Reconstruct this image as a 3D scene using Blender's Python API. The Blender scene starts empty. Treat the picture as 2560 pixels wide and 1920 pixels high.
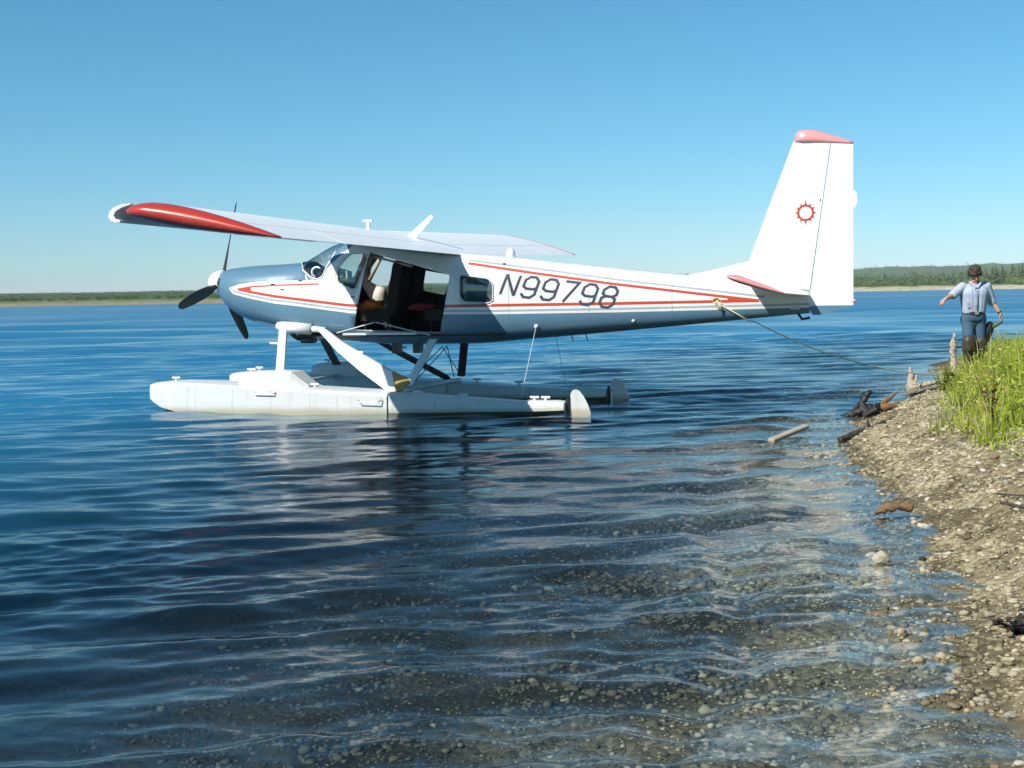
import bpy, bmesh, math, random
import numpy as np
from mathutils import Vector, Matrix

rng = np.random.default_rng(7)
random.seed(7)
S = bpy.context.scene
COL = S.collection
R = math.radians

# ------------------------------------------------------------------ camera, sky, sun, exposure
cam = bpy.data.cameras.new('camera')
cam.sensor_width = 36.0
cam.lens = 36.0 * 3500 / 2560
cam.clip_start = 0.1
cam.clip_end = 9000
camo = bpy.data.objects.new('camera', cam)
COL.objects.link(camo)
pitch, roll = math.atan(232 / 3500), R(1.0)
F = Vector((0, math.cos(pitch), -math.sin(pitch)))
U0 = Vector((0, math.sin(pitch), math.cos(pitch)))
R0 = Vector((1, 0, 0))
RX = R0 * math.cos(roll) - U0 * math.sin(roll)
UX = U0 * math.cos(roll) + R0 * math.sin(roll)
camo.matrix_world = Matrix(((RX.x, UX.x, -F.x, 0), (RX.y, UX.y, -F.y, 0), (RX.z, UX.z, -F.z, 1.6), (0, 0, 0, 1)))
S.camera = camo

SUN = Vector((-0.8824, -0.7702, 1.0)).normalized()      # towards the sun
sun_el = math.asin(SUN.z)
sun_az = math.atan2(SUN.x, SUN.y)

W = bpy.data.worlds.new('World')
S.world = W
W.use_nodes = True
wt = W.node_tree
wt.nodes.clear()
sky = wt.nodes.new('ShaderNodeTexSky')
sky.sky_type = 'NISHITA'
sky.sun_disc = False
sky.sun_elevation = sun_el
sky.sun_rotation = sun_az
sky.altitude = 0
sky.air_density = 0.9
sky.dust_density = 0.0
sky.ozone_density = 10.0
hs = wt.nodes.new('ShaderNodeHueSaturation')
hs.inputs['Saturation'].default_value = 1.05
hs.inputs['Hue'].default_value = 0.475
bg = wt.nodes.new('ShaderNodeBackground')
bg.inputs['Strength'].default_value = 0.086
wo = wt.nodes.new('ShaderNodeOutputWorld')
wt.links.new(sky.outputs[0], hs.inputs['Color'])
wt.links.new(hs.outputs[0], bg.inputs['Color'])
wt.links.new(bg.outputs[0], wo.inputs['Surface'])

sl = bpy.data.lights.new('sun', 'SUN')
sl.energy = 4.6
sl.angle = R(0.53)
sl.color = (1.0, 0.955, 0.88)
so = bpy.data.objects.new('sun', sl)
so.rotation_euler = SUN.to_track_quat('Z', 'Y').to_euler()
so.location = (-20, -20, 30)
COL.objects.link(so)

S.view_settings.view_transform = 'Standard'
S.view_settings.look = 'None'
S.view_settings.exposure = 0.45
S.view_settings.gamma = 1.0
S.view_settings.use_curve_mapping = False
S.cycles.max_bounces = 12
S.cycles.transparent_max_bounces = 24
S.cycles.volume_bounces = 0
S.cycles.caustics_reflective = False
S.cycles.caustics_refractive = False
S.cycles.sample_clamp_indirect = 6


# ------------------------------------------------------------------ material helpers
class NT:
    def __init__(self, name):
        self.m = bpy.data.materials.new(name)
        self.m.use_nodes = True
        self.t = self.m.node_tree
        self.t.nodes.clear()
        self.out = self.n('ShaderNodeOutputMaterial')

    def n(self, kind, **kw):
        nd = self.t.nodes.new(kind)
        for k, v in kw.items():
            setattr(nd, k, v)
        return nd

    def l(self, a, b):
        self.t.links.new(a, b)

    def val(self, sock, v):
        if hasattr(v, 'is_output') or isinstance(v, bpy.types.NodeSocket):
            self.l(v, sock)
        else:
            sock.default_value = v

    def math(self, op, a, b=0.0, c=None):
        nd = self.n('ShaderNodeMath', operation=op)
        self.val(nd.inputs[0], a)
        self.val(nd.inputs[1], b)
        if c is not None:
            self.val(nd.inputs[2], c)
        return nd.outputs[0]

    def mix(self, f, a, b):
        nd = self.n('ShaderNodeMix', data_type='RGBA')
        self.val(nd.inputs[0], f)
        for s, v in ((nd.inputs[6], a), (nd.inputs[7], b)):
            if isinstance(v, tuple) and len(v) == 3:
                v = (*v, 1)
            self.val(s, v)
        return nd.outputs[2]

    def noise(self, scale, detail=3, rough=0.55, vec=None):
        nd = self.n('ShaderNodeTexNoise')
        nd.inputs['Scale'].default_value = scale
        nd.inputs['Detail'].default_value = detail
        nd.inputs['Roughness'].default_value = rough
        if vec is not None:
            self.l(vec, nd.inputs['Vector'])
        return nd.outputs['Fac']

    def ramp(self, f, stops):
        nd = self.n('ShaderNodeValToRGB')
        e = nd.color_ramp.elements
        while len(e) < len(stops):
            e.new(0.5)
        for k, (p, c) in enumerate(stops):
            e[k].position = p
            e[k].color = (*c, 1)
        self.l(f, nd.inputs[0])
        return nd.outputs[0]

    def bsdf(self, color, rough=0.5, metal=0.0, spec=0.5, normal=None, coat=0.0):
        b = self.n('ShaderNodeBsdfPrincipled')
        if isinstance(color, tuple) and len(color) == 3:
            color = (*color, 1)
        self.val(b.inputs['Base Color'], color)
        self.val(b.inputs['Roughness'], rough)
        b.inputs['Metallic'].default_value = metal
        b.inputs['Specular IOR Level'].default_value = spec
        b.inputs['Coat Weight'].default_value = coat
        if normal is not None:
            self.l(normal, b.inputs['Normal'])
        self.l(b.outputs[0], self.out.inputs['Surface'])
        return b

    def bump(self, h, strength=0.3, dist=0.01, normal=None):
        nd = self.n('ShaderNodeBump')
        nd.inputs['Strength'].default_value = strength
        nd.inputs['Distance'].default_value = dist
        self.l(h, nd.inputs['Height'])
        if normal is not None:
            self.l(normal, nd.inputs['Normal'])
        return nd.outputs[0]


def simple(name, color, rough=0.5, var=0.12, scale=6.0, metal=0.0, bump=0.0, bscale=40.0, spec=0.5, coat=0.0, dark=None):
    """a colour with soft irregular wear, plus optional relief"""
    t = NT(name)
    tc = t.n('ShaderNodeTexCoord').outputs['Object']
    f = t.noise(scale, 5, 0.6, tc)
    c2 = dark if dark is not None else tuple(max(0, v * (1 - 2.2 * var)) for v in color)
    f2 = t.math('MULTIPLY_ADD', f, 2.2, -0.75)
    nd = t.n('ShaderNodeClamp')
    t.l(f2, nd.inputs[0])
    c = t.mix(nd.outputs[0], color, c2)
    nrm = None
    if bump:
        nrm = t.bump(t.noise(bscale, 4, 0.6, tc), bump, 0.01)
    t.bsdf(c, rough, metal, spec, nrm, coat)
    return t.m


# ------------------------------------------------------------------ mesh helpers
def link(o, parent=None):
    COL.objects.link(o)
    if parent is not None:
        o.parent = parent
    return o


def mesh_obj(name, verts, faces, mat=None, parent=None, smooth=False):
    me = bpy.data.meshes.new(name)
    me.from_pydata([tuple(map(float, v)) for v in verts], [], [tuple(int(i) for i in f) for f in faces])
    me.update()
    if mat:
        me.materials.append(mat)
    if smooth:
        me.shade_smooth()
    return link(bpy.data.objects.new(name, me), parent)


def bm_obj(name, bm, mat=None, parent=None, smooth=False, recalc=True):
    if recalc:
        bmesh.ops.recalc_face_normals(bm, faces=bm.faces)
    me = bpy.data.meshes.new(name)
    bm.to_mesh(me)
    bm.free()
    if mat:
        for m in (mat if isinstance(mat, (list, tuple)) else [mat]):
            me.materials.append(m)
    if smooth:
        me.shade_smooth()
    return link(bpy.data.objects.new(name, me), parent)


def tag(o, label=None, cat=None, group=None, kind=None):
    if label:
        o['label'] = label
    if cat:
        o['category'] = cat
    if group:
        o['group'] = group
    if kind:
        o['kind'] = kind
    return o


def empty(name, loc, rz=0.0):
    o = bpy.data.objects.new(name, None)
    o.empty_display_size = 0.2
    COL.objects.link(o)
    o.location = loc
    o.rotation_euler = (0, 0, rz)
    return o


def copy_tree(o, parent=None):
    c = o.copy()
    COL.objects.link(c)
    if parent is not None:
        c.parent = parent
    for ch in o.children:
        copy_tree(ch, c)
    return c


def loft(bm, rings, cap=True, closed=True):
    vs = [[bm.verts.new(p) for p in r] for r in rings]
    n = len(vs[0])
    for a, b in zip(vs, vs[1:]):
        for i in range(n if closed else n - 1):
            j = (i + 1) % n
            bm.faces.new((a[i], a[j], b[j], b[i]))
    if cap and closed:
        bm.faces.new(vs[0][::-1])
        bm.faces.new(vs[-1])
    return vs


def box(bm, x0, x1, y0, y1, z0, z1):
    p = [(x0, y0, z0), (x1, y0, z0), (x1, y1, z0), (x0, y1, z0), (x0, y0, z1), (x1, y0, z1), (x1, y1, z1), (x0, y1, z1)]
    v = [bm.verts.new(q) for q in p]
    for f in ((0, 3, 2, 1), (4, 5, 6, 7), (0, 1, 5, 4), (1, 2, 6, 5), (2, 3, 7, 6), (3, 0, 4, 7)):
        bm.faces.new([v[i] for i in f])


def bev(bm, w=0.01, seg=2):
    bmesh.ops.bevel(bm, geom=bm.edges[:] + bm.verts[:], offset=w, segments=seg, profile=0.6, affect='EDGES', clamp_overlap=True)


def frame(d):
    d = Vector(d).normalized()
    a = Vector((0, 0, 1)) if abs(d.z) < 0.9 else Vector((1, 0, 0))
    u = d.cross(a).normalized()
    return u, d.cross(u).normalized()


def tube(bm, pts, rad, n=8):
    pts = [Vector(p) for p in pts]
    rad = rad if isinstance(rad, (list, tuple, np.ndarray)) else [rad] * len(pts)
    rings = []
    u = None
    for i, p in enumerate(pts):
        d = (pts[min(i + 1, len(pts) - 1)] - pts[max(i - 1, 0)]).normalized()
        if u is None:
            u, w = frame(d)
        u = (u - d * u.dot(d)).normalized()
        w = d.cross(u)
        rings.append([p + (u * math.cos(2 * math.pi * k / n) + w * math.sin(2 * math.pi * k / n)) * float(rad[i]) for k in range(n)])
    loft(bm, rings)


def prism(bm, poly, y0, y1):
    """polygon in (x,z) extruded along y"""
    a = [bm.verts.new((x, y0, z)) for x, z in poly]
    b = [bm.verts.new((x, y1, z)) for x, z in poly]
    n = len(poly)
    bm.faces.new(a)
    bm.faces.new(b[::-1])
    for i in range(n):
        j = (i + 1) % n
        bm.faces.new((a[i], b[i], b[j], a[j]))


def rounded(poly, r=0.05, n=4):
    out = []
    P = [Vector(p) for p in poly]
    m = len(P)
    for i in range(m):
        a, b, c = P[i - 1], P[i], P[(i + 1) % m]
        d1, d2 = (a - b), (c - b)
        rr = min(r, d1.length * 0.45, d2.length * 0.45)
        p1, p2 = b + d1.normalized() * rr, b + d2.normalized() * rr
        for k in range(n + 1):
            t = k / n
            q = p1 * (1 - t) ** 2 + b * 2 * t * (1 - t) + p2 * t * t
            out.append((q.x, q.y))
    return out


def apply_mods(o):
    dg = bpy.context.evaluated_depsgraph_get()
    me = bpy.data.meshes.new_from_object(o.evaluated_get(dg))
    o.modifiers.clear()
    old = o.data
    o.data = me
    me.name = o.name
    bpy.data.meshes.remove(old)


def boolean(o, cutters, op='DIFFERENCE'):
    for c in cutters:
        m = o.modifiers.new('cut', 'BOOLEAN')
        m.object = c
        m.operation = op
        m.solver = 'EXACT'
    apply_mods(o)


def drop(o):
    me = o.data
    bpy.data.objects.remove(o)
    bpy.data.meshes.remove(me)


def pchip(xs, ys):
    xs = np.array(xs, float)
    ys = np.array(ys, float)
    h = np.diff(xs)
    d = np.diff(ys) / h
    m = np.zeros_like(ys)
    m[0], m[-1] = d[0], d[-1]
    for i in range(1, len(xs) - 1):
        if d[i - 1] * d[i] > 0:
            w1, w2 = 2 * h[i] + h[i - 1], h[i] + 2 * h[i - 1]
            m[i] = (w1 + w2) / (w1 / d[i - 1] + w2 / d[i])

    def f(x):
        x = np.asarray(x, float)
        i = np.clip(np.searchsorted(xs, x) - 1, 0, len(xs) - 2)
        t = np.clip((x - xs[i]) / h[i], 0, 1)
        return ((2 * t**3 - 3 * t**2 + 1) * ys[i] + (t**3 - 2 * t**2 + t) * h[i] * m[i] + (-2 * t**3 + 3 * t**2) * ys[i + 1] + (t**3 - t**2) * h[i] * m[i + 1])
    return f


def sstep(a, b, x):
    t = np.clip((x - a) / (b - a), 0, 1)
    return t * t * (3 - 2 * t)


class Waves:
    """smooth pseudo-random field: sum of sines"""
    def __init__(self, n, l0, l1, seed, spread=math.pi, mean=0.0):
        g = np.random.default_rng(seed)
        lam = np.exp(g.uniform(math.log(l0), math.log(l1), n))
        ang = mean + g.normal(0, 1, n) * spread if spread < 3 else g.uniform(0, 2 * math.pi, n)
        k = 2 * math.pi / lam
        self.lam, self.kx, self.ky, self.ph = lam, k * np.cos(ang), k * np.sin(ang), g.uniform(0, 2 * math.pi, n)

    def __call__(self, x, y, amp=None, fade=None, sharp=False):
        z = np.zeros_like(x)
        for i in range(len(self.lam)):
            a = 1.0 / math.sqrt(len(self.lam)) if amp is None else amp(self.lam[i])
            w = np.sin(self.kx[i] * x + self.ky[i] * y + self.ph[i])
            w = ((np.exp(1.2 * w) - 1.39) / 1.45 if sharp else w) * a
            if fade is not None:
                w = w * fade(self.lam[i])
            z += w
        return z


# ------------------------------------------------------------------ terrain
SHORE = np.array([(-300, -60), (-30, -15), (-4, -5), (-0.5, -1.5), (0.6, 1.0), (1.25, 3.0), (1.66, 4.6), (1.99, 5.93), (2.37, 7.81), (2.78, 9.6), (3.1, 12.2), (3.48, 14.64),
                  (3.95, 15.8), (4.55, 17.3), (5.9, 20.2), (7.6, 24.2), (8.8, 28.5), (11.5, 32), (18, 36), (40, 41), (400, 70)], float)


def shore_dist(x, y):
    """signed distance to the near waterline, positive on land"""
    best = np.full(x.shape, 1e9)
    sgn = np.ones(x.shape)
    for (ax, ay), (bx, by) in zip(SHORE[:-1], SHORE[1:]):
        dx, dy = bx - ax, by - ay
        L = dx * dx + dy * dy
        t = np.clip(((x - ax) * dx + (y - ay) * dy) / L, 0, 1)
        px, py = x - ax - t * dx, y - ay - t * dy
        d = np.sqrt(px * px + py * py)
        side = np.where(dx * (y - ay) - dy * (x - ax) < 0, 1.0, -1.0)
        upd = d < best
        best = np.where(upd, d, best)
        sgn = np.where(upd, side, sgn)
    return best * sgn


N1 = Waves(14, 1.2, 5.0, 11)
N2 = Waves(20, 0.25, 1.0, 12)
N3 = Waves(14, 30, 200, 13)
N4 = Waves(24, 0.08, 0.22, 14)


def far_shore(x):
    return 335 + 7 * np.sin(x / 37.0) + 4 * np.sin(x / 15.0 + 1) + np.where(x < 0, -0.12 * np.abs(x), 0.05 * np.abs(x))


def height(x, y):
    x = np.asarray(x, float)
    y = np.asarray(y, float)
    wob = 0.10 * N1(x, y) + 0.04 * N2(x, y)
    s = shore_dist(x, y) + wob
    land = np.where(s < 0.9, 0.33 * s, 0.297 + 0.21 * (np.minimum(s, 3.0) - 0.9) + 0.05 * np.clip(s - 3.0, 0, 14))
    land = land * (1 - 0.30 * sstep(18, 24, y))
    q = -s
    bed = -np.where(q < 3.5, 0.105 * q, 0.3675 + 0.17 * (q - 3.5))
    bed = np.maximum(bed, -3.2)
    z = np.where(s > 0, land, bed)
    near = np.exp(-((np.hypot(x, y)) / 60.0) ** 2)
    z = z + near * (0.012 * N2(x, y) + 0.004 * N4(x, y) + 0.02 * N1(x, y) * sstep(0.5, 2, s))
    t = y - far_shore(x)
    r = np.hypot(x, y)
    u = x / np.maximum(y, 1)
    H = np.interp(u, [-0.6, -0.2, 0.0, 0.12, 0.24, 0.45], [6.5, 7.0, 12, 17, 21, 27])
    hill = H * sstep(700, 2200, r) * (1 + 0.10 * N3(x, y))
    far = np.where(t > 0, 1.3 * (1 - np.exp(-t / 5.0)) + 0.004 * np.minimum(t, 400) + hill, -3.2 + 0.0 * t)
    far = np.where((t < 0) & (t > -25), -0.12 * (-t), far)
    z = np.where(t > -25, np.maximum(z * (t < 0) - 0.0, far) if False else far, z)
    return z


def polar_grid(rs, angs):
    A, RR = np.meshgrid(angs, rs)
    return RR * np.sin(A), RR * np.cos(A)


def grid_faces(nr, nc, wrap=True):
    i = np.arange(nr - 1)[:, None]
    j = np.arange(nc if wrap else nc - 1)[None, :]
    a = i * nc + j
    b = i * nc + (j + 1) % nc
    return np.stack([a, b, b + nc, a + nc], -1).reshape(-1, 4)


def np_mesh(name, V, Fq, mat, smooth=True):
    """fast mesh from arrays; Fq is an (n,k) array of k-gons"""
    me = bpy.data.meshes.new(name)
    V = np.asarray(V, np.float32)
    Fq = np.asarray(Fq, np.int32)
    k = Fq.shape[1]
    me.vertices.add(len(V))
    me.vertices.foreach_set('co', V.ravel())
    me.loops.add(Fq.size)
    me.loops.foreach_set('vertex_index', Fq.ravel())
    me.polygons.add(len(Fq))
    me.polygons.foreach_set('loop_start', np.arange(0, Fq.size, k, dtype=np.int32))
    me.update(calc_edges=True)
    if mat:
        me.materials.append(mat)
    if smooth:
        me.shade_smooth()
    return link(bpy.data.objects.new(name, me))


def attr(o, name, values):
    a = o.data.attributes.new(name, 'FLOAT', 'POINT')
    a.data.foreach_set('value', np.asarray(values, np.float32).ravel())


def view_angles(step, lim=27.0):
    fine = np.arange(-lim, lim + 1e-6, step)
    coarse = np.concatenate([np.arange(lim + 1.5, 180, 3.0), np.arange(-180 + 1.5, -lim - 1.0, 3.0)])
    a = np.concatenate([fine, coarse])
    return np.radians(np.sort(a))


def ground_material():
    t = NT('ground')
    pos = t.n('ShaderNodeNewGeometry').outputs['Position']
    g = t.n('ShaderNodeAttribute', attribute_name='grassy').outputs['Fac']
    silt = t.n('ShaderNodeAttribute', attribute_name='silt').outputs['Fac']
    v = t.n('ShaderNodeTexVoronoi')
    v.inputs['Scale'].default_value = 24
    t.l(pos, v.inputs['Vector'])
    sep = t.n('ShaderNodeSeparateColor')
    t.l(v.outputs['Color'], sep.inputs[0])
    gravel = t.ramp(sep.outputs[0], [(0.0, (0.19, 0.155, 0.09)), (0.35, (0.37, 0.315, 0.195)), (0.7, (0.46, 0.40, 0.265)), (1.0, (0.60, 0.54, 0.39))])
    big = t.noise(1.3, 5, 0.6, pos)
    patch = t.ramp(big, [(0.36, (0.55, 0.50, 0.40)), (0.62, (1.1, 1.05, 0.95))])
    mul = t.n('ShaderNodeMix', data_type='RGBA', blend_type='MULTIPLY')
    mul.inputs[0].default_value = 1
    t.l(gravel, mul.inputs[6])
    t.l(patch, mul.inputs[7])
    fine = t.noise(160, 3, 0.7, pos)
    col = t.mix(t.math('MULTIPLY', fine, 0.45), mul.outputs[2], (0.12, 0.10, 0.07))
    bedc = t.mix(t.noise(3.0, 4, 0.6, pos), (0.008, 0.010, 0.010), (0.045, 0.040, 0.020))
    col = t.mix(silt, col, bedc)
    gr = t.ramp(t.noise(0.9, 6, 0.7, pos), [(0.3, (0.05, 0.085, 0.025)), (0.7, (0.12, 0.16, 0.05))])
    wet = t.n('ShaderNodeAttribute', attribute_name='wet').outputs['Fac']
    col = t.mix(t.math('MULTIPLY', wet, 0.75), col, (0.085, 0.068, 0.038))
    sand = t.n('ShaderNodeAttribute', attribute_name='sand').outputs['Fac']
    sc = t.ramp(t.noise(0.35, 5, 0.7, pos), [(0.3, (0.30, 0.27, 0.17)), (0.7, (0.55, 0.50, 0.36))])
    col = t.mix(g, col, gr)
    col = t.mix(sand, col, sc)
    h = t.math('ADD', t.math('MULTIPLY', v.outputs['Distance'], -1.0), t.math('MULTIPLY', fine, 0.35))
    t.bsdf(col, 0.9, spec=0.2, normal=t.bump(h, 0.9, 0.03))
    return t.m


rs = np.concatenate([np.arange(0.6, 4, 0.12), np.arange(4, 12, 0.04), np.arange(12, 34, 0.11), np.geomspace(34, 300, 60), np.arange(303, 420, 1.6), np.geomspace(421, 3000, 60)])
an = view_angles(0.14)
X, Y = polar_grid(rs, an)
Z = height(X, Y)
V = np.stack([X, Y, Z], -1).reshape(-1, 3)
nr, nc = X.shape
Fq = grid_faces(nr, nc)
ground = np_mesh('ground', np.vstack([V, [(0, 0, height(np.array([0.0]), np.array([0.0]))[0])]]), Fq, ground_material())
sd = shore_dist(X, Y)
gb = 0.85 + 0.25 * N2(X, Y)
tf = Y - far_shore(X)
grassy = np.where(tf > 0, np.where(X < 0, sstep(1.0, 4.0, tf), sstep(4, 12, tf)), sstep(gb - 0.1, gb + 0.5, sd))
sandv = np.where(tf > -3, sstep(-3, 0, tf) * (1 - sstep(5, 11, tf + 3 * N2(X * 0.1, Y * 0.1))) * np.where(X < 0, 0.30, 1.0), 0)
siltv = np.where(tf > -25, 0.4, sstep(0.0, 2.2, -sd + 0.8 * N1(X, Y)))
def litter(x, y):
    """patches of dark twiggy debris and damp silt on the beach"""
    return sstep(0.55, 1.5, N1(x * 0.9 + 7, y * 0.9) + 0.8 * N2(x * 0.8, y * 0.8 + 3))


def wetness(x, y, s):
    return np.clip((1 - sstep(0.02, 0.22, s + 0.05 * N2(x, y))) * (0.25 + 0.55 * sstep(-0.45, -0.05, s)) + 0.75 * litter(x, y), 0, 1)


wetv = np.where(tf > -25, 0, wetness(X, Y, sd))
for nm, vv in (('wet', wetv), ('grassy', grassy), ('sand', sandv), ('silt', siltv)):
    attr(ground, nm, np.append(vv.ravel(), 0))
tag(ground, 'gravel shore running out under the shallow water', kind='structure')


# ------------------------------------------------------------------ water (closed body with its own absorption)
def water_material():
    t = NT('water')
    geo = t.n('ShaderNodeNewGeometry')
    pos = geo.outputs['Position']
    mp = t.n('ShaderNodeMapping')
    mp.inputs['Scale'].default_value = (0.55, 1.0, 1.0)
    mp.inputs['Rotation'].default_value = (0, 0, R(6))
    t.l(pos, mp.inputs['Vector'])
    n1 = t.noise(12.0, 4, 0.62, mp.outputs[0])
    n2 = t.noise(1.1, 4, 0.6, mp.outputs[0])
    gust = t.n('ShaderNodeMapping')
    gust.inputs['Scale'].default_value = (0.015, 0.09, 1.0)
    t.l(pos, gust.inputs['Vector'])
    gf = t.n('ShaderNodeMapRange')
    gf.inputs[1].default_value, gf.inputs[2].default_value = 0.35, 0.65
    gf.inputs[3].default_value, gf.inputs[4].default_value = 0.35, 1.0
    t.l(t.noise(1.0, 4, 0.55, gust.outputs[0]), gf.inputs[0])
    far = t.n('ShaderNodeAttribute', attribute_name='far').outputs['Fac']
    h = t.math('ADD', t.math('MULTIPLY', n1, 0.0050), t.math('MULTIPLY', n2, t.math('MULTIPLY_ADD', far, 0.10, 0.025)))
    bp_ = t.n('ShaderNodeBump')
    bp_.inputs['Distance'].default_value = 1.0
    t.l(gf.outputs[0], bp_.inputs['Strength'])
    t.l(h, bp_.inputs['Height'])
    fr = t.n('ShaderNodeFresnel')
    # the surface passes light straight through, so it reflects alike from above and from below
    t.l(t.math('MULTIPLY_ADD', geo.outputs['Backfacing'], 1 / 1.56 - 1.56, 1.56), fr.inputs['IOR'])
    t.l(bp_.outputs[0], fr.inputs['Normal'])
    tr = t.n('ShaderNodeBsdfTransparent')
    tr.inputs[0].default_value = (0.93, 0.98, 0.98, 1)
    gl = t.n('ShaderNodeBsdfGlossy')
    t.l(t.math('MULTIPLY_ADD', far, t.math('MULTIPLY', gf.outputs[0], 0.38), 0.03), gl.inputs['Roughness'])
    t.l(bp_.outputs[0], gl.inputs['Normal'])
    ms = t.n('ShaderNodeMixShader')
    t.l(t.math('MULTIPLY', fr.outputs[0], t.math('MULTIPLY_ADD', far, t.math('MULTIPLY', gf.outputs[0], -0.60), 1.0)), ms.inputs[0])
    deep = t.n('ShaderNodeAttribute', attribute_name='deep').outputs['Fac']
    df = t.n('ShaderNodeBsdfDiffuse')
    df.inputs[0].default_value = (0.018, 0.185, 0.350, 1)
    body = t.n('ShaderNodeMixShader')
    t.l(t.math('MULTIPLY', deep, 0.85), body.inputs[0])
    t.l(tr.outputs[0], body.inputs[1])
    t.l(df.outputs[0], body.inputs[2])
    t.l(body.outputs[0], ms.inputs[1])
    t.l(gl.outputs[0], ms.inputs[2])
    t.l(ms.outputs[0], t.out.inputs['Surface'])
    ab = t.n('ShaderNodeVolumeAbsorption')
    ab.inputs['Color'].default_value = (0.18, 0.46, 0.78, 1)
    ab.inputs['Density'].default_value = 0.55
    t.l(ab.outputs[0], t.out.inputs['Volume'])
    return t.m


rs = np.concatenate([np.arange(0.6, 3.5, 0.15), np.arange(3.5, 10, 0.032), np.arange(10, 24, 0.06), np.arange(24, 46, 0.17), 1 / np.linspace(1 / 46, 1 / 420, 130), np.geomspace(435, 2900, 16)])
an = view_angles(0.11)
X, Y = polar_grid(rs, an)
RR = np.hypot(X, Y)
dr = np.gradient(rs)[:, None] * np.ones_like(X)
SW = Waves(14, 0.55, 1.5, 21, 0.22, R(97))
RP = Waves(70, 0.13, 0.75, 22, 0.40, R(96))
sd = shore_dist(X, Y)
fade = lambda lam: np.clip((lam / np.maximum(dr, 0.01) - 2.5) / 3.0, 0, 1)
gustw = 0.75 + 0.35 * Waves(10, 2.5, 9, 23)(X * 0.5, Y)
shal = sstep(-0.1, 1.2, -sd)
lee = 1 - 0.55 * np.exp(-(((X + 2.0) / 6.0) ** 2 + ((Y - 14.5) / 4.5) ** 2))      # calmer in the shelter of the floats
Z = SW(X, Y, lambda l: 0.0056 * l, fade, True) * (0.45 + 0.55 * shal)
Z += RP(X, Y, lambda l: 0.0038 * l, fade, True) * gustw * (1.0 + 0.45 * (1 - sstep(6, 14, RR))) * lee * (0.35 + 0.65 * shal)
BW = Waves(26, 2.5, 15, 27, 0.35, R(95))
Z += BW(X, Y, lambda l: 0.0026 * l, fade) * sstep(22, 50, RR)
Z *= 0.5 + 0.5 * lee
q = -sd + 0.12 * np.sin(Y * 1.1) + 0.08 * np.sin(Y * 2.3 + 1)
env = np.exp(-((q - 1.0) / 0.8) ** 2) * sstep(-0.05, 0.25, -sd) * np.exp(-(Y / 17.0) ** 2)
ph_ = 2 * math.pi * q / (0.46 + 0.03 * Y) + 0.6 + 0.5 * N1(X, Y)
Z += 0.021 * env * (np.sin(ph_) + 0.35 * np.sin(2 * ph_ + 0.8))
V = np.stack([X, Y, Z], -1).reshape(-1, 3)
nr, nc = X.shape
top = grid_faces(nr, nc)
base = np.stack([X[-1], Y[-1], np.full(nc, -8.0)], -1)
nv = len(V)
ring = (nr - 1) * nc
j = np.arange(nc)
jn = (j + 1) % nc
side = np.stack([ring + j, ring + jn, nv + jn, nv + j], -1)
cb, ct = nv + nc, nv + nc + 1
V = np.vstack([V, base, [(0, 0, -8.0), (0, 0, 0)]])
bot = np.stack([nv + j, np.full(nc, cb), np.full(nc, cb), nv + jn], -1)
inn = np.stack([j, jn, np.full(nc, ct), np.full(nc, ct)], -1)
quads = np.vstack([top, side])
tris = np.vstack([np.stack([nv + jn, np.full(nc, cb), nv + j], -1), np.stack([np.full(nc, ct), jn, j], -1)])
me = bpy.data.meshes.new('water')
me.vertices.add(len(V))
me.vertices.foreach_set('co', V.astype(np.float32).ravel())
nl = quads.size + tris.size
me.loops.add(nl)
me.loops.foreach_set('vertex_index', np.concatenate([quads.ravel(), tris.ravel()]).astype(np.int32))
me.polygons.add(len(quads) + len(tris))
me.polygons.foreach_set('loop_start', np.concatenate([np.arange(0, quads.size, 4), quads.size + np.arange(0, tris.size, 3)]).astype(np.int32))
me.update(calc_edges=True)
me.shade_smooth()
me.materials.append(water_material())
water = link(bpy.data.objects.new('water', me))
attr(water, 'far', np.concatenate([sstep(18, 130, RR).ravel(), np.ones(nc), [1, 0]]))
attr(water, 'deep', np.concatenate([sstep(3.5, 13.0, -sd).ravel(), np.ones(nc), [1, 0]]))
tag(water, 'rippled clear blue lake water over a gravel bed', kind='structure')


# ------------------------------------------------------------------ floatplane (local frame: x to the nose, y to port, z up from the water)
plane = empty('floatplane', (-4.1825, 20.75, 0.0), R(162.5))
tag(plane, 'white high-wing floatplane with red wing tips and open cabin door, moored on the water', 'floatplane')

WHITE = simple('white_paint', (0.80, 0.80, 0.78), 0.32, 0.03, 3.0, coat=0.3)
WINGW = simple('wing_white', (0.74, 0.75, 0.75), 0.42, 0.04, 2.0)
RED = simple('red_paint', (0.45, 0.038, 0.018), 0.30, 0.06, 2.5, coat=0.3)
PINK = simple('sunlit_red_paint', (0.74, 0.30, 0.29), 0.38, 0.05, 3.0, coat=0.3)  # red tail tips with sun highlight and bloom put into the colour
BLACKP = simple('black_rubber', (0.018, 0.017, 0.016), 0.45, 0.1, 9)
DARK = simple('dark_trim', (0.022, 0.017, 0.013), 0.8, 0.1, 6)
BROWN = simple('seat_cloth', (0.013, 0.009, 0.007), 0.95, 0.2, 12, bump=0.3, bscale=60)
CREAM = simple('cream_trim', (0.62, 0.52, 0.36), 0.6, 0.06, 6)
TAN = simple('tan_cuff', (0.42, 0.27, 0.07), 0.6, 0.1, 6)
METAL = simple('bare_metal', (0.55, 0.56, 0.56), 0.38, 0.08, 8, metal=0.7)
GREY = simple('grey_strut_paint', (0.62, 0.65, 0.66), 0.45, 0.06, 5)
SHADESTRUT = simple('shaded_strut', (0.035, 0.037, 0.040), 0.5, 0.1, 6)  # starboard struts: far-side shade put into the colour
SLATE = simple('registration_ink', (0.045, 0.055, 0.085), 0.5, 0.08, 6)
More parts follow.
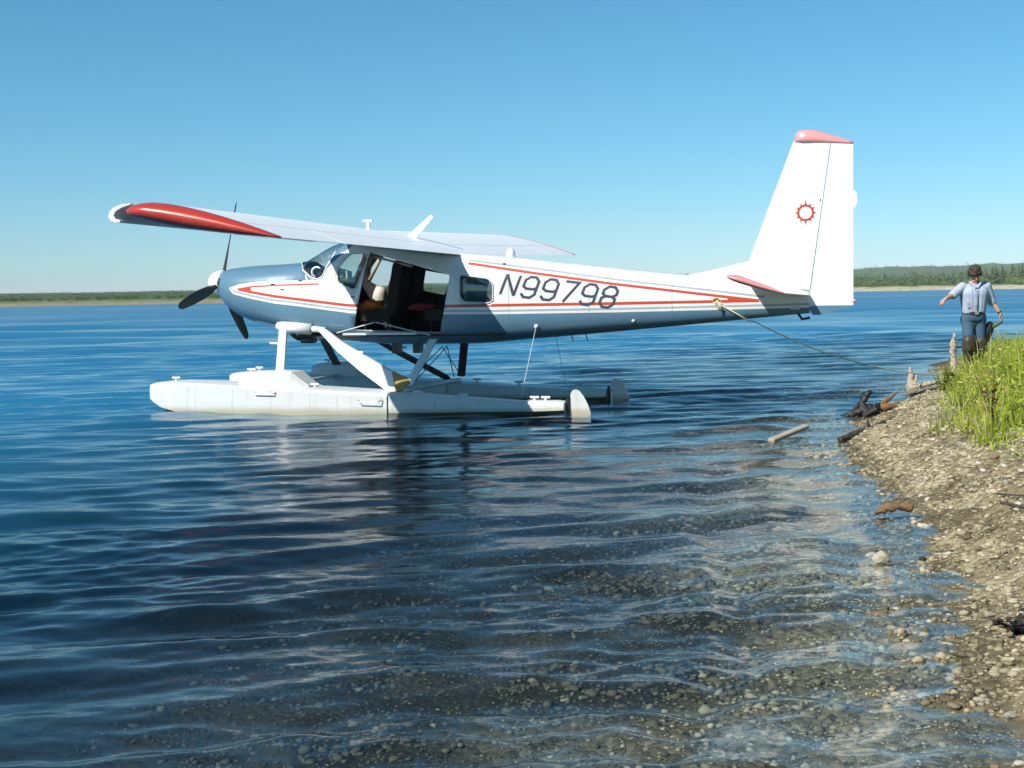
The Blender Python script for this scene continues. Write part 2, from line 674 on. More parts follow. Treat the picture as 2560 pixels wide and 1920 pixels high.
REDINK = simple('emblem_ink', (0.52, 0.05, 0.03), 0.5, 0.05, 6)
ORANGE = simple('orange_fabric', (0.62, 0.14, 0.02), 0.85, 0.1, 12, bump=0.3)
CRIMSON = simple('crimson_fabric', (0.20, 0.012, 0.012), 0.9, 0.1, 12)


def glass_material(name, tint, refl):
    t = NT(name)
    fr = t.n('ShaderNodeFresnel')
    bf = t.n('ShaderNodeNewGeometry').outputs['Backfacing']
    t.l(t.math('MULTIPLY_ADD', bf, 1 / 1.45 - 1.45, 1.45), fr.inputs['IOR'])      # a thin pane: no total reflection inside
    a = t.n('ShaderNodeBsdfTransparent')
    a.inputs[0].default_value = (*tint, 1)
    b = t.n('ShaderNodeBsdfGlossy')
    b.inputs['Roughness'].default_value = 0.02
    m = t.n('ShaderNodeMixShader')
    t.l(t.math('MINIMUM', t.math('ADD', fr.outputs[0], refl), 1.0), m.inputs[0])
    t.l(a.outputs[0], m.inputs[1])
    t.l(b.outputs[0], m.inputs[2])
    t.l(m.outputs[0], t.out.inputs['Surface'])
    return t.m


GLASS = glass_material('acrylic_glass', (0.93, 0.96, 0.97), 0.03)
SMOKE = glass_material('window_glass', (0.86, 0.90, 0.88), 0.06)

# fuselage outline
FX = [0.045, 0.02, -0.05, -0.2, -0.45, -0.74, -1.0, -1.33, -1.6, -1.9, -2.1, -2.6, -3.2, -3.7, -4.4, -5.15, -6.24, -6.88, -7.67, -8.2, -8.46]
TOP = [1.93, 1.96, 1.99, 2.012, 2.032, 2.043, 2.05, 2.07, 2.19, 2.325, 2.36, 2.33, 2.24, 2.16, 2.085, 1.985, 1.847, 1.771, 1.68, 1.60, 1.53]
BX = [0.045, 0.02, -0.05, -0.144, -0.377, -0.7, -1.0, -1.369, -1.93, -2.845, -3.8, -4.76, -6.458, -8.085, -8.46]
BOT = [1.60, 1.55, 1.46, 1.382, 1.255, 1.165, 1.095, 0.985, 0.94, 0.88, 0.882, 0.944, 1.077, 1.217, 1.25]
WX = [0.045, 0.02, -0.05, -0.15, -0.45, -1.3, -2.0, -3.8, -5.15, -6.8, -8.1, -8.5]
WW = [0.17, 0.24, 0.33, 0.395, 0.46, 0.53, 0.57, 0.57, 0.42, 0.25, 0.13, 0.09]
NX = [0.045, -0.45, -1.3, -2.0, -4.0, -6.0, -8.5]
NN = [2.0, 2.4, 3.0, 3.6, 3.6, 3.0, 2.6]
rev = lambda a: list(reversed(a))
ftop, fbot = pchip(rev(FX), rev(TOP)), pchip(rev(BX), rev(BOT))
fw_, fn_ = pchip(rev(WX), rev(WW)), pchip(rev(NX), rev(NN))


def fus_ring(x, off=0.0, n=64):
    t, b, w, e = float(ftop(x)) - off, float(fbot(x)) + off, float(fw_(x)) - off, float(fn_(x))
    c, h = (t + b) / 2, (t - b) / 2
    out = []
    for k in range(n):
        a = 2 * math.pi * (k + 0.5) / n
        ca, sa = math.cos(a), math.sin(a)
        out.append((x, w * math.copysign(abs(ca) ** (2 / e), ca), c + h * math.copysign(abs(sa) ** (2 / e), sa)))
    return out


def fus_y(x, z, off=0.0):
    t, b, w, e = float(ftop(x)), float(fbot(x)), float(fw_(x)), float(fn_(x))
    c, h = (t + b) / 2, (t - b) / 2
    q = min(abs((z - c) / h), 0.999)
    return w * (1 - q ** e) ** (1 / e) + off


def fuselage_material():
    t = NT('fuselage_paint')
    tc = t.n('ShaderNodeTexCoord').outputs['Object']
    sp = t.n('ShaderNodeSeparateXYZ')
    t.l(tc, sp.inputs[0])
    x, y, z = sp.outputs
    ux = t.math('MULTIPLY_ADD', x, 1 / 9.2, 9.0 / 9.2)

    def curve(pts):
        nd = t.n('ShaderNodeFloatCurve')
        c = nd.mapping.curves[0]
        pts = sorted(((px + 9.0) / 9.2, (pz - 1.0) / 1.5) for px, pz in pts)
        pts = [(0.0, pts[0][1])] + [p for p in pts if 0.001 < p[0] < 0.999] + [(1.0, pts[-1][1])]
        while len(c.points) < len(pts):
            c.points.new(0.5, 0.5)
        for p, q in zip(c.points, pts):
            p.location = q
            p.handle_type = 'VECTOR'
        nd.mapping.update()
        t.l(ux, nd.inputs['Value'])
        return t.math('MULTIPLY_ADD', nd.outputs[0], 1.5, 1.0)
    low = curve([(0.1, 1.71), (-0.267, 1.70), (-0.33, 1.63), (-0.64, 1.556), (-1.028, 1.483), (-1.321, 1.451), (-1.665, 1.407), (-2.216, 1.333), (-2.6, 1.31), (-3.593, 1.30), (-4.364, 1.293), (-5.927, 1.295), (-7.441, 1.31), (-7.84, 1.315), (-9, 1.33)])
    up = curve([(0.1, 1.70), (-0.267, 1.717), (-0.424, 1.766), (-0.728, 1.80), (-1.058, 1.806), (-1.5, 1.803), (-9, 1.80)])
    rl = curve([(0.1, 1.697), (-0.421, 1.697), (-0.623, 1.655), (-1.032, 1.585), (-1.611, 1.514), (-2.164, 1.445), (-2.6, 1.42), (-3.595, 1.413), (-5.928, 1.412), (-7.256, 1.418), (-7.83, 1.42), (-9, 1.42)])
    ru = curve([(0.1, 1.697), (-0.421, 1.697), (-0.625, 1.727), (-1.036, 1.742), (-1.426, 1.745), (-1.9, 1.75), (-2.4, 1.80), (-3.4, 2.07), (-4.019, 1.977), (-4.865, 1.836), (-5.932, 1.672), (-7.257, 1.496), (-7.83, 1.42), (-9, 1.42)])
    gu = curve([(0.1, 2.2), (-3.7, 2.06), (-4.02, 2.02), (-4.866, 1.90), (-5.933, 1.735), (-7.257, 1.559), (-7.84, 1.476), (-9, 1.40)])

    def lt(a, b):
        return t.math('LESS_THAN', a, b)

    def gt(a, b):
        return t.math('GREATER_THAN', a, b)

    def band(c, hw):
        return lt(t.math('ABSOLUTE', t.math('SUBTRACT', z, c)), hw)
    AND = lambda a, b: t.math('MULTIPLY', a, b)
    OR = lambda a, b: t.math('MAXIMUM', a, b)
    n = t.noise(3.0, 5, 0.6, tc)
    white = t.mix(t.math('MULTIPLY', n, 0.25), (0.82, 0.82, 0.80), (0.70, 0.69, 0.64))
    blue = t.mix(t.math('MULTIPLY', n, 0.5), (0.112, 0.225, 0.310), (0.08, 0.170, 0.245))
    grey = (0.36, 0.42, 0.46)
    red = (0.56, 0.062, 0.025)
    c = white
    c = t.mix(AND(gt(z, up), gt(x, t.math('MULTIPLY_ADD', z, -1.1, 0.28))), c, blue)
    c = t.mix(band(t.math('ADD', low, 0.045), 0.014), c, grey)
    c = t.mix(AND(band(gu, 0.013), AND(lt(x, -3.95), gt(x, -7.9))), c, grey)
    c = t.mix(AND(band(rl, 0.020), AND(lt(x, -0.42), gt(x, -7.83))), c, red)
    c = t.mix(AND(band(ru, 0.011), AND(lt(x, -0.42), gt(x, -1.75))), c, red)
    c = t.mix(AND(band(ru, 0.018), AND(lt(x, -3.95), gt(x, -7.83))), c, red)
    inside = AND(gt(z, rl), lt(z, ru))
    c = t.mix(AND(inside, OR(AND(gt(x, -0.64), lt(x, -0.42)), AND(lt(x, -7.42), gt(x, -7.83)))), c, red)
    c = t.mix(lt(z, low), c, blue)
    c = t.mix(gt(x, -0.268), c, blue)
    # panel seams
    for sx in (-0.16, -0.98, -1.62, -4.52, -5.6, -6.7):
        c = t.mix(t.math('MULTIPLY', lt(t.math('ABSOLUTE', t.math('SUBTRACT', x, sx)), 0.005), 0.45), c, (0.12, 0.13, 0.14))
    # belly grime
    gr = t.n('ShaderNodeMapRange')
    gr.inputs[1].default_value, gr.inputs[2].default_value = 0.45, 0.75
    t.l(t.noise(1.4, 6, 0.65, tc), gr.inputs[0])
    c = t.mix(t.math('MULTIPLY', gr.outputs[0], 0.18), c, (0.12, 0.11, 0.09))
    t.bsdf(c, 0.30, spec=0.5, coat=0.35, normal=t.bump(t.noise(2.6, 2, 0.5, tc), 0.18, 0.02))
    return t.m


FUS = fuselage_material()
bm = bmesh.new()
fxs = np.concatenate([[0.045, 0.035, 0.02, -0.01, -0.05, -0.09, -0.144], np.linspace(-0.2, -8.46, 76)])
loft(bm, [fus_ring(x) for x in fxs])
fus = bm_obj('fuselage', bm, [FUS, DARK], plane, smooth=True)
md = fus.modifiers.new('shell', 'SOLIDIFY')
md.thickness = 0.022
md.offset = -1
md.material_offset = 1
md.use_even_offset = False
apply_mods(fus)

OPEN = [(-2.516, 2.165), (-3.703, 1.835), (-3.60, 1.306), (-3.53, 1.06), (-2.254, 1.10), (-2.348, 1.504)]
PWIN = rounded([(-2.05, 1.976), (-2.225, 2.165), (-2.45, 2.165), (-2.49, 2.07), (-2.303, 1.645), (-2.036, 1.765)], 0.06)
RWIN = rounded([(-3.845, 1.835), (-4.25, 1.775), (-4.31, 1.69), (-4.305, 1.475), (-4.25, 1.445), (-3.90, 1.465), (-3.84, 1.54)], 0.05)
SWIN = rounded([(-2.90, 1.925), (-3.31, 1.85), (-3.22, 1.56), (-2.88, 1.63)], 0.04)
SHIELD = [(-1.365, 2.6), (-1.365, 2.055), (-1.47, 1.95), (-1.62, 1.84), (-1.73, 1.815), (-1.81, 1.86), (-1.88, 2.0), (-1.99, 2.19), (-2.08, 2.30), (-2.12, 2.6)]


def cutter(poly, y0, y1):
    b = bmesh.new()
    prism(b, poly, y0, y1)
    return bm_obj('cutter', b, DARK)


cuts = {'open': cutter(OPEN, 0.2, 0.9), 'pw': cutter(PWIN, 0.2, 0.9), 'pws': cutter(PWIN, -0.9, -0.2), 'rw': cutter(RWIN, 0.2, 0.9), 'rws': cutter(RWIN, -0.9, -0.2),
        'sw': cutter(SWIN, -0.9, -0.2), 'shield': cutter(SHIELD, -0.9, 0.9)}
for c in cuts.values():
    c.parent = plane
boolean(fus, list(cuts.values()))

# panes: the same skin, a little inside, cut to the openings
for key, nm, m in (('pw', 'door_window', SMOKE), ('pws', 'door_window', GLASS), ('rw', 'rear_window', SMOKE), ('rws', 'rear_window', GLASS), ('sw', 'cabin_window', GLASS), ('shield', 'windshield', GLASS)):
    bm = bmesh.new()
    loft(bm, [fus_ring(x, 0.008) for x in fxs if -1.0 > x > -4.8])
    o = bm_obj(nm, bm, m, plane, smooth=True)
    sm = o.modifiers.new('shell', 'SOLIDIFY')
    sm.thickness = 0.005
    sm.offset = -1
    sm.use_even_offset = False
    apply_mods(o)
    boolean(o, [cuts[key]], 'INTERSECT')
    o.data.materials.clear()
    o.data.materials.append(m)
    for p in o.data.polygons:
        p.material_index = 0
for c in list(cuts.values()):
    drop(c)

# window surrounds
for poly, nm in ((PWIN, 'window_frame'), (RWIN, 'window_frame')):
    for sgn in (1, -1):
        bm = bmesh.new()
        pts = [(x, sgn * (fus_y(x, z) + 0.002), z) for x, z in poly]
        tube(bm, pts + [pts[0]], 0.011, 6)
        bm_obj(nm, bm, GREY if sgn > 0 else CREAM, plane, smooth=True)
for sgn in (1, -1):
    bm = bmesh.new()
    tube(bm, [(-1.365, sgn * fus_y(-1.365, 2.045), 2.05), (-1.47, sgn * fus_y(-1.47, 1.95), 1.95), (-1.62, sgn * fus_y(-1.62, 1.84), 1.84), (-1.73, sgn * fus_y(-1.73, 1.815), 1.815),
              (-1.81, sgn * fus_y(-1.81, 1.86), 1.86), (-1.88, sgn * fus_y(-1.88, 2.0), 2.0), (-1.985, sgn * fus_y(-1.985, 2.2), 2.2)], 0.012, 6)
    bm_obj('windshield_frame', bm, WHITE, plane, smooth=True)

# cabin interior
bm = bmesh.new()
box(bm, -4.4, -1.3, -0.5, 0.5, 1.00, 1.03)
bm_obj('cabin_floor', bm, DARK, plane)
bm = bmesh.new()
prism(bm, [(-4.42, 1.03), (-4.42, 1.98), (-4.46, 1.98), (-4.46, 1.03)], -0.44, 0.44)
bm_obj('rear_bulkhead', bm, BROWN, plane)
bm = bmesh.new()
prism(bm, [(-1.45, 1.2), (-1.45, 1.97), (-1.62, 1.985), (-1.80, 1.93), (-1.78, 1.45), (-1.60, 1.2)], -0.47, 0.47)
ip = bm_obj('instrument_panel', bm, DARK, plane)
for k in range(8):
    bm = bmesh.new()
    bmesh.ops.create_cone(bm, cap_ends=True, segments=14, radius1=0.04, radius2=0.04, depth=0.012, matrix=Matrix.Translation((-1.795, 0.36 - 0.1 * k, 1.82 - 0.02 * (k % 2))) @ Matrix.Rotation(R(90), 4, 'Y'))
    bm_obj('dial', bm, METAL, ip)


def seat(x, y, h=0.74, w=0.43):
    bm = bmesh.new()
    prism(bm, rounded([(x, 1.22), (x + 0.02, 1.38), (x - 0.46, 1.35), (x - 0.46, 1.2)], 0.05), y - w / 2, y + w / 2)
    s = bm_obj('seat', bm, BROWN, plane)
    bm = bmesh.new()
    prism(bm, rounded([(x - 0.38, 1.30), (x - 0.52, 1.30 + h), (x - 0.66, 1.30 + h - 0.01), (x - 0.52, 1.28)], 0.05), y - w / 2 + 0.01, y + w / 2 - 0.01)
    bev(bm, 0.02, 1)
    bm_obj('backrest', bm, BROWN, s, smooth=False)
    for sx in (-0.06, -0.40):
        for sy in (-0.16, 0.16):
            bm = bmesh.new()
            tube(bm, [(x + sx, y + sy, 1.03), (x + sx, y + sy, 1.23)], 0.013, 6)
            bm_obj('seat_leg', bm, DARK, s)
    return s


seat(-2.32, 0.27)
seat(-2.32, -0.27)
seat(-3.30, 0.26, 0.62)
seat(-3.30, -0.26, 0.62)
# cabin tubes seen through the door
bm = bmesh.new()
tube(bm, [(-2.30, -0.50, 2.20), (-2.06, -0.51, 1.80)], 0.028, 8)
bm_obj('cabin_tube', bm, CREAM, plane, smooth=True)
bm = bmesh.new()
tube(bm, [(-2.56, 0.44, 2.11), (-3.12, 0.47, 1.965)], 0.018, 8)
bm_obj('door_rail', bm, CREAM, plane, smooth=True)
bm = bmesh.new()
tube(bm, [(-2.93, 0.40, 1.97), (-2.92, 0.40, 1.80), (-2.90, 0.38, 1.74)], [0.014, 0.016, 0.008], 6)
bm_obj('shoulder_strap', bm, CREAM, plane)
# control yoke behind the windscreen
bm = bmesh.new()
tube(bm, [(-1.80, 0.27, 1.83), (-1.98, 0.27, 1.85)], 0.014, 6)
tube(bm, [(-1.98, 0.13, 1.93), (-1.99, 0.13, 1.83), (-1.99, 0.20, 1.80), (-1.99, 0.34, 1.80), (-1.99, 0.41, 1.83), (-1.98, 0.41, 1.93)], 0.014, 6)
bm_obj('control_yoke', bm, CREAM, plane, smooth=True)
# added white hook in the windscreen corner, standing in for the sunlit yoke
bm = bmesh.new()
a0 = [(-1.70 - 0.075 * math.cos(t), fus_y(-1.7, 1.9) - 0.035, 1.915 + 0.07 * math.sin(t)) for t in np.linspace(R(40), R(250), 14)]
tube(bm, a0, 0.016, 6)
bm_obj('white_hook', bm, WHITE, plane, smooth=True)

# nose: air inlets, exhaust, spinner, propeller
for sy in (-0.24, 0.24):
    bm = bmesh.new()
    bmesh.ops.create_uvsphere(bm, u_segments=16, v_segments=8, radius=1.0, matrix=Matrix.Translation((-0.035, sy, 1.80)) @ Matrix.Diagonal((0.05, 0.085, 0.07, 1)))
    bm_obj('air_inlet', bm, BLACKP, plane, smooth=True)
bm = bmesh.new()
tube(bm, [(-1.05, 0.12, 1.10), (-1.14, 0.13, 1.00), (-1.22, 0.14, 0.965)], [0.035, 0.035, 0.033], 10)
bm_obj('exhaust_pipe', bm, BLACKP, plane, smooth=True)
bm = bmesh.new()
box(bm, -1.42, -1.22, -0.05, 0.14, 0.90, 0.99)
bev(bm, 0.02, 1)
bm_obj('cooling_outlet', bm, BLACKP, plane)

hub = Vector((0.085, 0, 1.797))
axis = Vector((math.cos(R(5.5)), 0, math.sin(R(5.5))))
upv = Vector((-math.sin(R(5.5)), 0, math.cos(R(5.5))))
sidev = Vector((0, 1, 0))
bm = bmesh.new()
rings = []
for t, rr in ((0.0, 0.185), (0.03, 0.19), (0.08, 0.182), (0.14, 0.160), (0.19, 0.125), (0.225, 0.085), (0.245, 0.045), (0.252, 0.012)):
    c = hub + axis * (t - 0.035)
    rings.append([c + (upv * math.cos(a) + sidev * math.sin(a)) * rr for a in np.linspace(0, 2 * math.pi, 32, endpoint=False)])
loft(bm, rings)
sp_o = bm_obj('spinner', bm, WHITE, plane, smooth=True)
prop = empty('propeller', (0, 0, 0))
prop.parent = plane
for ang in (-14, 106, 226):
    bm = bmesh.new()
    d = upv * math.cos(R(ang)) + sidev * math.sin(R(ang))
    tang = axis.cross(d)
    rings = []
    for rr, ch, th, pt_ in ((0.10, 0.06, 0.05, 60), (0.22, 0.075, 0.04, 50), (0.36, 0.125, 0.028, 40), (0.6, 0.155, 0.02, 31), (0.85, 0.15, 0.014, 25), (1.05, 0.13, 0.010, 21), (1.17, 0.105, 0.008, 19), (1.225, 0.06, 0.006, 18), (1.24, 0.015, 0.004, 18)):
        cd = (tang * math.cos(R(pt_)) + axis * math.sin(R(pt_)))
        nd = cd.cross(d)
        rings.append([hub + d * rr + cd * (ch / 2 * math.cos(a)) + nd * (th / 2 * math.sin(a)) for a in np.linspace(0, 2 * math.pi, 14, endpoint=False)])
    loft(bm, rings)
    bm_obj('blade', bm, BLACKP, prop, smooth=True)

# ------------------------------------------------------------------ wing
E_C = Vector((-1.75, 0, -0.315))          # leading edge to trailing edge
CH = E_C.length
EC = E_C.normalized()
NU = Vector((-EC.z * 1.0, 0, EC.x * 1.0)) * -1
if NU.z < 0:
    NU = -NU


def te(y):
    return Vector((-3.80, y, 2.106 + 0.0170 * abs(y) - 0.0044 * y))


def naca(t, up):
    th = 0.60 * (0.2969 * math.sqrt(t) - 0.1260 * t - 0.3516 * t * t + 0.2843 * t**3 - 0.1036 * t**4)
    m, p = 0.022, 0.2
    cb = m / p**2 * (2 * p * t - t * t) if t < p else m / (1 - p)**2 * ((1 - 2 * p) + 2 * p * t - t * t)
    return cb + (th if up else -th)


def wp(y, t, h):
    return te(y) - E_C + EC * (t * CH) + NU * (h * CH)


def airfoil(y, t0, t1, n=22):
    ts = t0 + (t1 - t0) * (0.5 - 0.5 * np.cos(np.linspace(0, math.pi, n))) if t0 == 0 else np.linspace(t0, t1, n)
    up = [wp(y, t, naca(t, True)) for t in ts]
    lo = [wp(y, t, naca(t, False)) for t in ts[::-1]]
    if t0 == 0:
        lo = lo[:-1]
    return up + lo


def wing_material():
    t = NT('wing_paint')
    tc = t.n('ShaderNodeTexCoord').outputs['Object']
    sp = t.n('ShaderNodeSeparateXYZ')
    t.l(tc, sp.inputs[0])
    yy = sp.outputs[1]
    n = t.noise(2.0, 5, 0.6, tc)
    c = t.mix(t.math('MULTIPLY', n, 0.35), (0.86, 0.87, 0.87), (0.74, 0.76, 0.77))
    seam = t.math('LESS_THAN', t.math('ABSOLUTE', t.math('SUBTRACT', t.math('FRACT', t.math('MULTIPLY', yy, 1 / 0.62)), 0.5)), 0.008)
    c = t.mix(t.math('MULTIPLY', seam, 0.3), c, (0.3, 0.32, 0.34))
    ch = t.math('FRACT', t.math('MULTIPLY', sp.outputs[0], 1 / 0.42))
    s2 = t.math('LESS_THAN', t.math('ABSOLUTE', t.math('SUBTRACT', ch, 0.5)), 0.006)
    c = t.mix(t.math('MULTIPLY', s2, 0.22), c, (0.3, 0.32, 0.34))
    mp = t.n('ShaderNodeMapping')
    mp.inputs['Scale'].default_value = (0.7, 6.0, 1.0)
    t.l(tc, mp.inputs['Vector'])
    st = t.n('ShaderNodeMapRange')
    st.inputs[1].default_value, st.inputs[2].default_value = 0.55, 0.75
    t.l(t.noise(1.0, 5, 0.6, mp.outputs[0]), st.inputs[0])
    c = t.mix(t.math('MULTIPLY', st.outputs[0], 0.16), c, (0.42, 0.42, 0.40))
    t.bsdf(c, 0.42, spec=0.5)
    return t.m


WINGM = wing_material()
for sgn in (1, -1):
    bm = bmesh.new()
    loft(bm, [airfoil(sgn * y, 0, 0.72) for y in (0.0 if sgn > 0 else 0.003, 0.6, 2.0, 4.0, 5.72)])
    bm_obj('wing', bm, WINGM, plane, smooth=False)
    for nm, y0, y1 in (('flap', 0.60, 4.17), ('aileron', 4.20, 5.70)):
        bm = bmesh.new()
        loft(bm, [airfoil(sgn * y, 0.733, 1.0, 10) for y in np.linspace(y0, y1, 4)])
        bm_obj(nm, bm, WINGM, plane)
    # root fillet behind the spar, between the flaps
    bm = bmesh.new()
    loft(bm, [airfoil(sgn * y, 0.72, 1.0, 10) for y in (0.004, 0.59)])
    bm_obj('wing_root', bm, WINGM, plane)
    # slats hang forward at rest
    for y0, y1 in ((0.85, 3.12), (3.15, 5.76)):
        sec = [(-0.03, 0.085), (0.08, 0.080), (0.17, 0.050), (0.225, 0.005), (0.24, -0.045), (0.215, -0.085), (0.16, -0.105), (0.10, -0.105), (0.10, -0.085), (0.15, -0.07), (0.175, -0.03), (0.15, 0.01), (0.08, 0.045), (-0.03, 0.075)]
        bm = bmesh.new()
        loft(bm, [[wp(sgn * y, 0, 0) + Vector((dx + (0.09 if y0 < 1 else 0.0), 0, dz)) for dx, dz in sec] for y in (y0, (y0 + y1) / 2, y1)])
        bm_obj('slat', bm, WINGW, plane)
        for y in (y0 + 0.3, y1 - 0.3):
            bm = bmesh.new()
            p = wp(sgn * y, 0, 0)
            box(bm, p.x - 0.10, p.x + 0.20, sgn * y - 0.012, sgn * y + 0.012, p.z - 0.02, p.z + 0.02)
            bm_obj('slat_track', bm, METAL, plane)
    # red tip fairing
    bm = bmesh.new()
    rings = []
    for t in (0.0, 0.012, 0.04, 0.09, 0.16, 0.26, 0.38, 0.50, 0.62, 0.74, 0.86, 0.95, 0.995):
        zu, zl = naca(t, True), naca(t, False)
        c = (zu + zl) / 2
        hh = (zu - zl) / 2 * 1.0 + 0.003
        wd = 0.02 + 0.085 * min(1.0, math.sqrt(max(0, t) / 0.12)) * (1 - t) ** 0.75
        rings.append([wp(sgn * 5.72, t, c + hh * math.sin(a)) + Vector((0, sgn * (0.02 + wd * 2.0 * max(0.0, math.cos(a)) - (0.02 if math.cos(a) < 0 else 0)), 0)) for a in np.linspace(-math.pi / 2, 1.5 * math.pi, 28, endpoint=False)])
    loft(bm, rings)
    tip = bm_obj('wing_tip', bm, RED, plane, smooth=True)
    bm = bmesh.new()
    bmesh.ops.create_uvsphere(bm, u_segments=10, v_segments=6, radius=1, matrix=Matrix.Translation(wp(sgn * 5.83, 0.22, 0.02)) @ Matrix.Diagonal((0.05, 0.022, 0.025, 1)))
    bm_obj('navigation_light', bm, CREAM, tip, smooth=True)

# antennas and beacon on top
bm = bmesh.new()
p = Vector((-2.30, 0.05, 2.50))
tube(bm, [p, p + Vector((0.0, 0, 0.12))], [0.035, 0.025], 10)
box(bm, p.x - 0.07, p.x + 0.07, p.y - 0.03, p.y + 0.03, p.z + 0.12, p.z + 0.15)
bm_obj('vent_scoop', bm, WHITE, plane)
bm = bmesh.new()
prism(bm, [(-2.87, 2.40), (-3.00, 2.36), (-3.275, 2.66), (-3.235, 2.69)], -0.014, 0.014)
bm_obj('blade_antenna', bm, WHITE, plane)
bm = bmesh.new()
bmesh.ops.create_uvsphere(bm, u_segments=14, v_segments=8, radius=1, matrix=Matrix.Translation((-4.40, 0, 2.11)) @ Matrix.Diagonal((0.065, 0.065, 0.09, 1)))
bm_obj('beacon', bm, WHITE, plane, smooth=True)


# ------------------------------------------------------------------ tail
def tail_material():
    t = NT('tail_paint')
    tc = t.n('ShaderNodeTexCoord').outputs['Object']
    sp = t.n('ShaderNodeSeparateXYZ')
    t.l(tc, sp.inputs[0])
    n = t.noise(3.0, 5, 0.6, tc)
    c = t.mix(t.math('MULTIPLY', n, 0.3), (0.80, 0.80, 0.78), (0.68, 0.68, 0.64))
    for ax, sc, w in ((2, 1 / 0.46, 0.008), (0, 1 / 0.27, 0.010)):
        f = t.math('FRACT', t.math('MULTIPLY', sp.outputs[ax], sc))
        ln = t.math('LESS_THAN', t.math('ABSOLUTE', t.math('SUBTRACT', f, 0.5)), w)
        c = t.mix(t.math('MULTIPLY', ln, 0.22), c, (0.3, 0.31, 0.31))
    mp = t.n('ShaderNodeMapping')
    mp.inputs['Scale'].default_value = (7.0, 1.0, 0.8)
    t.l(tc, mp.inputs['Vector'])
    st = t.n('ShaderNodeMapRange')
    st.inputs[1].default_value, st.inputs[2].default_value = 0.58, 0.76
    t.l(t.noise(1.0, 5, 0.6, mp.outputs[0]), st.inputs[0])
    c = t.mix(t.math('MULTIPLY', st.outputs[0], 0.25), c, (0.40, 0.37, 0.30))
    t.bsdf(c, 0.34, coat=0.2, normal=t.bump(t.noise(3.0, 2, 0.5, tc), 0.2, 0.02))
    return t.m


TAILM = tail_material()


def lerp(a, b, t):
    return a + (b - a) * t


def fin_le(z):
    return lerp(-7.674, -8.271, (z - 1.94) / (3.50 - 1.94))


def fin_hinge(z):
    return lerp(-8.462, -8.736, (z - 1.496) / (3.438 - 1.496))


def fin_thick(z):
    return lerp(0.15, 0.09, (z - 1.5) / 2.0)


def fin_sec(z, xa, xb, n=12):
    """section of the fin plus rudder profile between xa and xb"""
    le, tr = fin_le(z), -9.01
    c = le - tr
    th = fin_thick(z)
    pts = []
    for k in range(n + 1):
        x = lerp(xa, xb, k / n)
        t = min(1, max(0, (le - x) / c))
        yy = th * 5 * (0.2969 * math.sqrt(t) - 0.1260 * t - 0.3516 * t * t + 0.2843 * t**3 - 0.1036 * t**4)
        pts.append((x, yy))
    return [(x, y + 0.0015, z) for x, y in pts] + [(x, -y - 0.0015, z) for x, y in pts[::-1]]


bm = bmesh.new()
loft(bm, [fin_sec(z, fin_le(z), fin_hinge(z) + 0.006) for z in (1.56, 1.94, 2.5, 3.0, 3.475)])
fin = bm_obj('fin', bm, TAILM, plane)
bm = bmesh.new()
loft(bm, [fin_sec(z, fin_hinge(z) - 0.006, -9.01, 8) for z in (1.345, 1.5, 2.0, 2.6, 3.2, 3.43)])
rud = bm_obj('rudder', bm, TAILM, plane)
bm = bmesh.new()
prism(bm, [(-8.45, 1.34), (-9.008, 1.342), (-8.99, 1.325), (-8.59, 1.225), (-8.50, 1.225)], -0.05, 0.05)
bm_obj('tail_cone', bm, simple('tail_blue', (0.098, 0.205, 0.290), 0.35, 0.1, 3), plane)
bm = bmesh.new()
prism(bm, [(-9.012, 2.82), (-9.05, 2.785), (-9.064, 2.66), (-9.03, 2.585), (-9.012, 2.58)], -0.012, 0.012)
bm_obj('trim_tab', bm, WHITE, rud)
bm = bmesh.new()
bmesh.ops.create_uvsphere(bm, u_segments=10, v_segments=6, radius=1, matrix=Matrix.Translation((-9.02, 0, 1.40)) @ Matrix.Diagonal((0.03, 0.02, 0.025, 1)))
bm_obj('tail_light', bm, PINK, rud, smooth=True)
# fin cap
bm = bmesh.new()
rings = []
for t in (0, 0.015, 0.05, 0.12, 0.22, 0.35, 0.5, 0.65, 0.8, 0.92, 1.0):
    x = lerp(-8.268, -9.012, t)
    zb = lerp(3.478, 3.425, t) - 0.012
    hh = (0.135 * (t / 0.06) ** 0.5 if t < 0.06 else (0.135 + 0.012 * math.sin(math.pi * (t - 0.06) / 0.5) if t < 0.36 else lerp(0.147, 0.012, ((t - 0.36) / 0.64) ** 1.05))) + 0.008
    ww = 0.012 + 0.075 * min(1, math.sqrt(t / 0.15)) * (1 - t) ** 0.8
    rings.append([(x, ww * math.cos(a), zb + (hh * math.sin(a) if math.sin(a) > 0 else 0.004 * math.sin(a))) for a in np.linspace(0, 2 * math.pi, 20, endpoint=False)])
loft(bm, rings)
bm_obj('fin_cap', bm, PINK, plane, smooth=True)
# dorsal fillet
bm = bmesh.new()
rings = []
for x, z, w in ((-6.87, 1.772, 0.004), (-7.1, 1.815, 0.02), (-7.295, 1.853, 0.03), (-7.5, 1.90, 0.045), (-7.70, 1.945, 0.055), (-7.76, 1.95, 0.057)):
    zb = float(ftop(x)) - 0.03
    rings.append([(x, -w - 0.02, zb), (x, -w * 0.6, lerp(zb, z, 0.6)), (x, -0.004, z), (x, 0.004, z), (x, w * 0.6, lerp(zb, z, 0.6)), (x, w + 0.02, zb)])
loft(bm, rings)
bm_obj('dorsal_fin', bm, WHITE, plane)


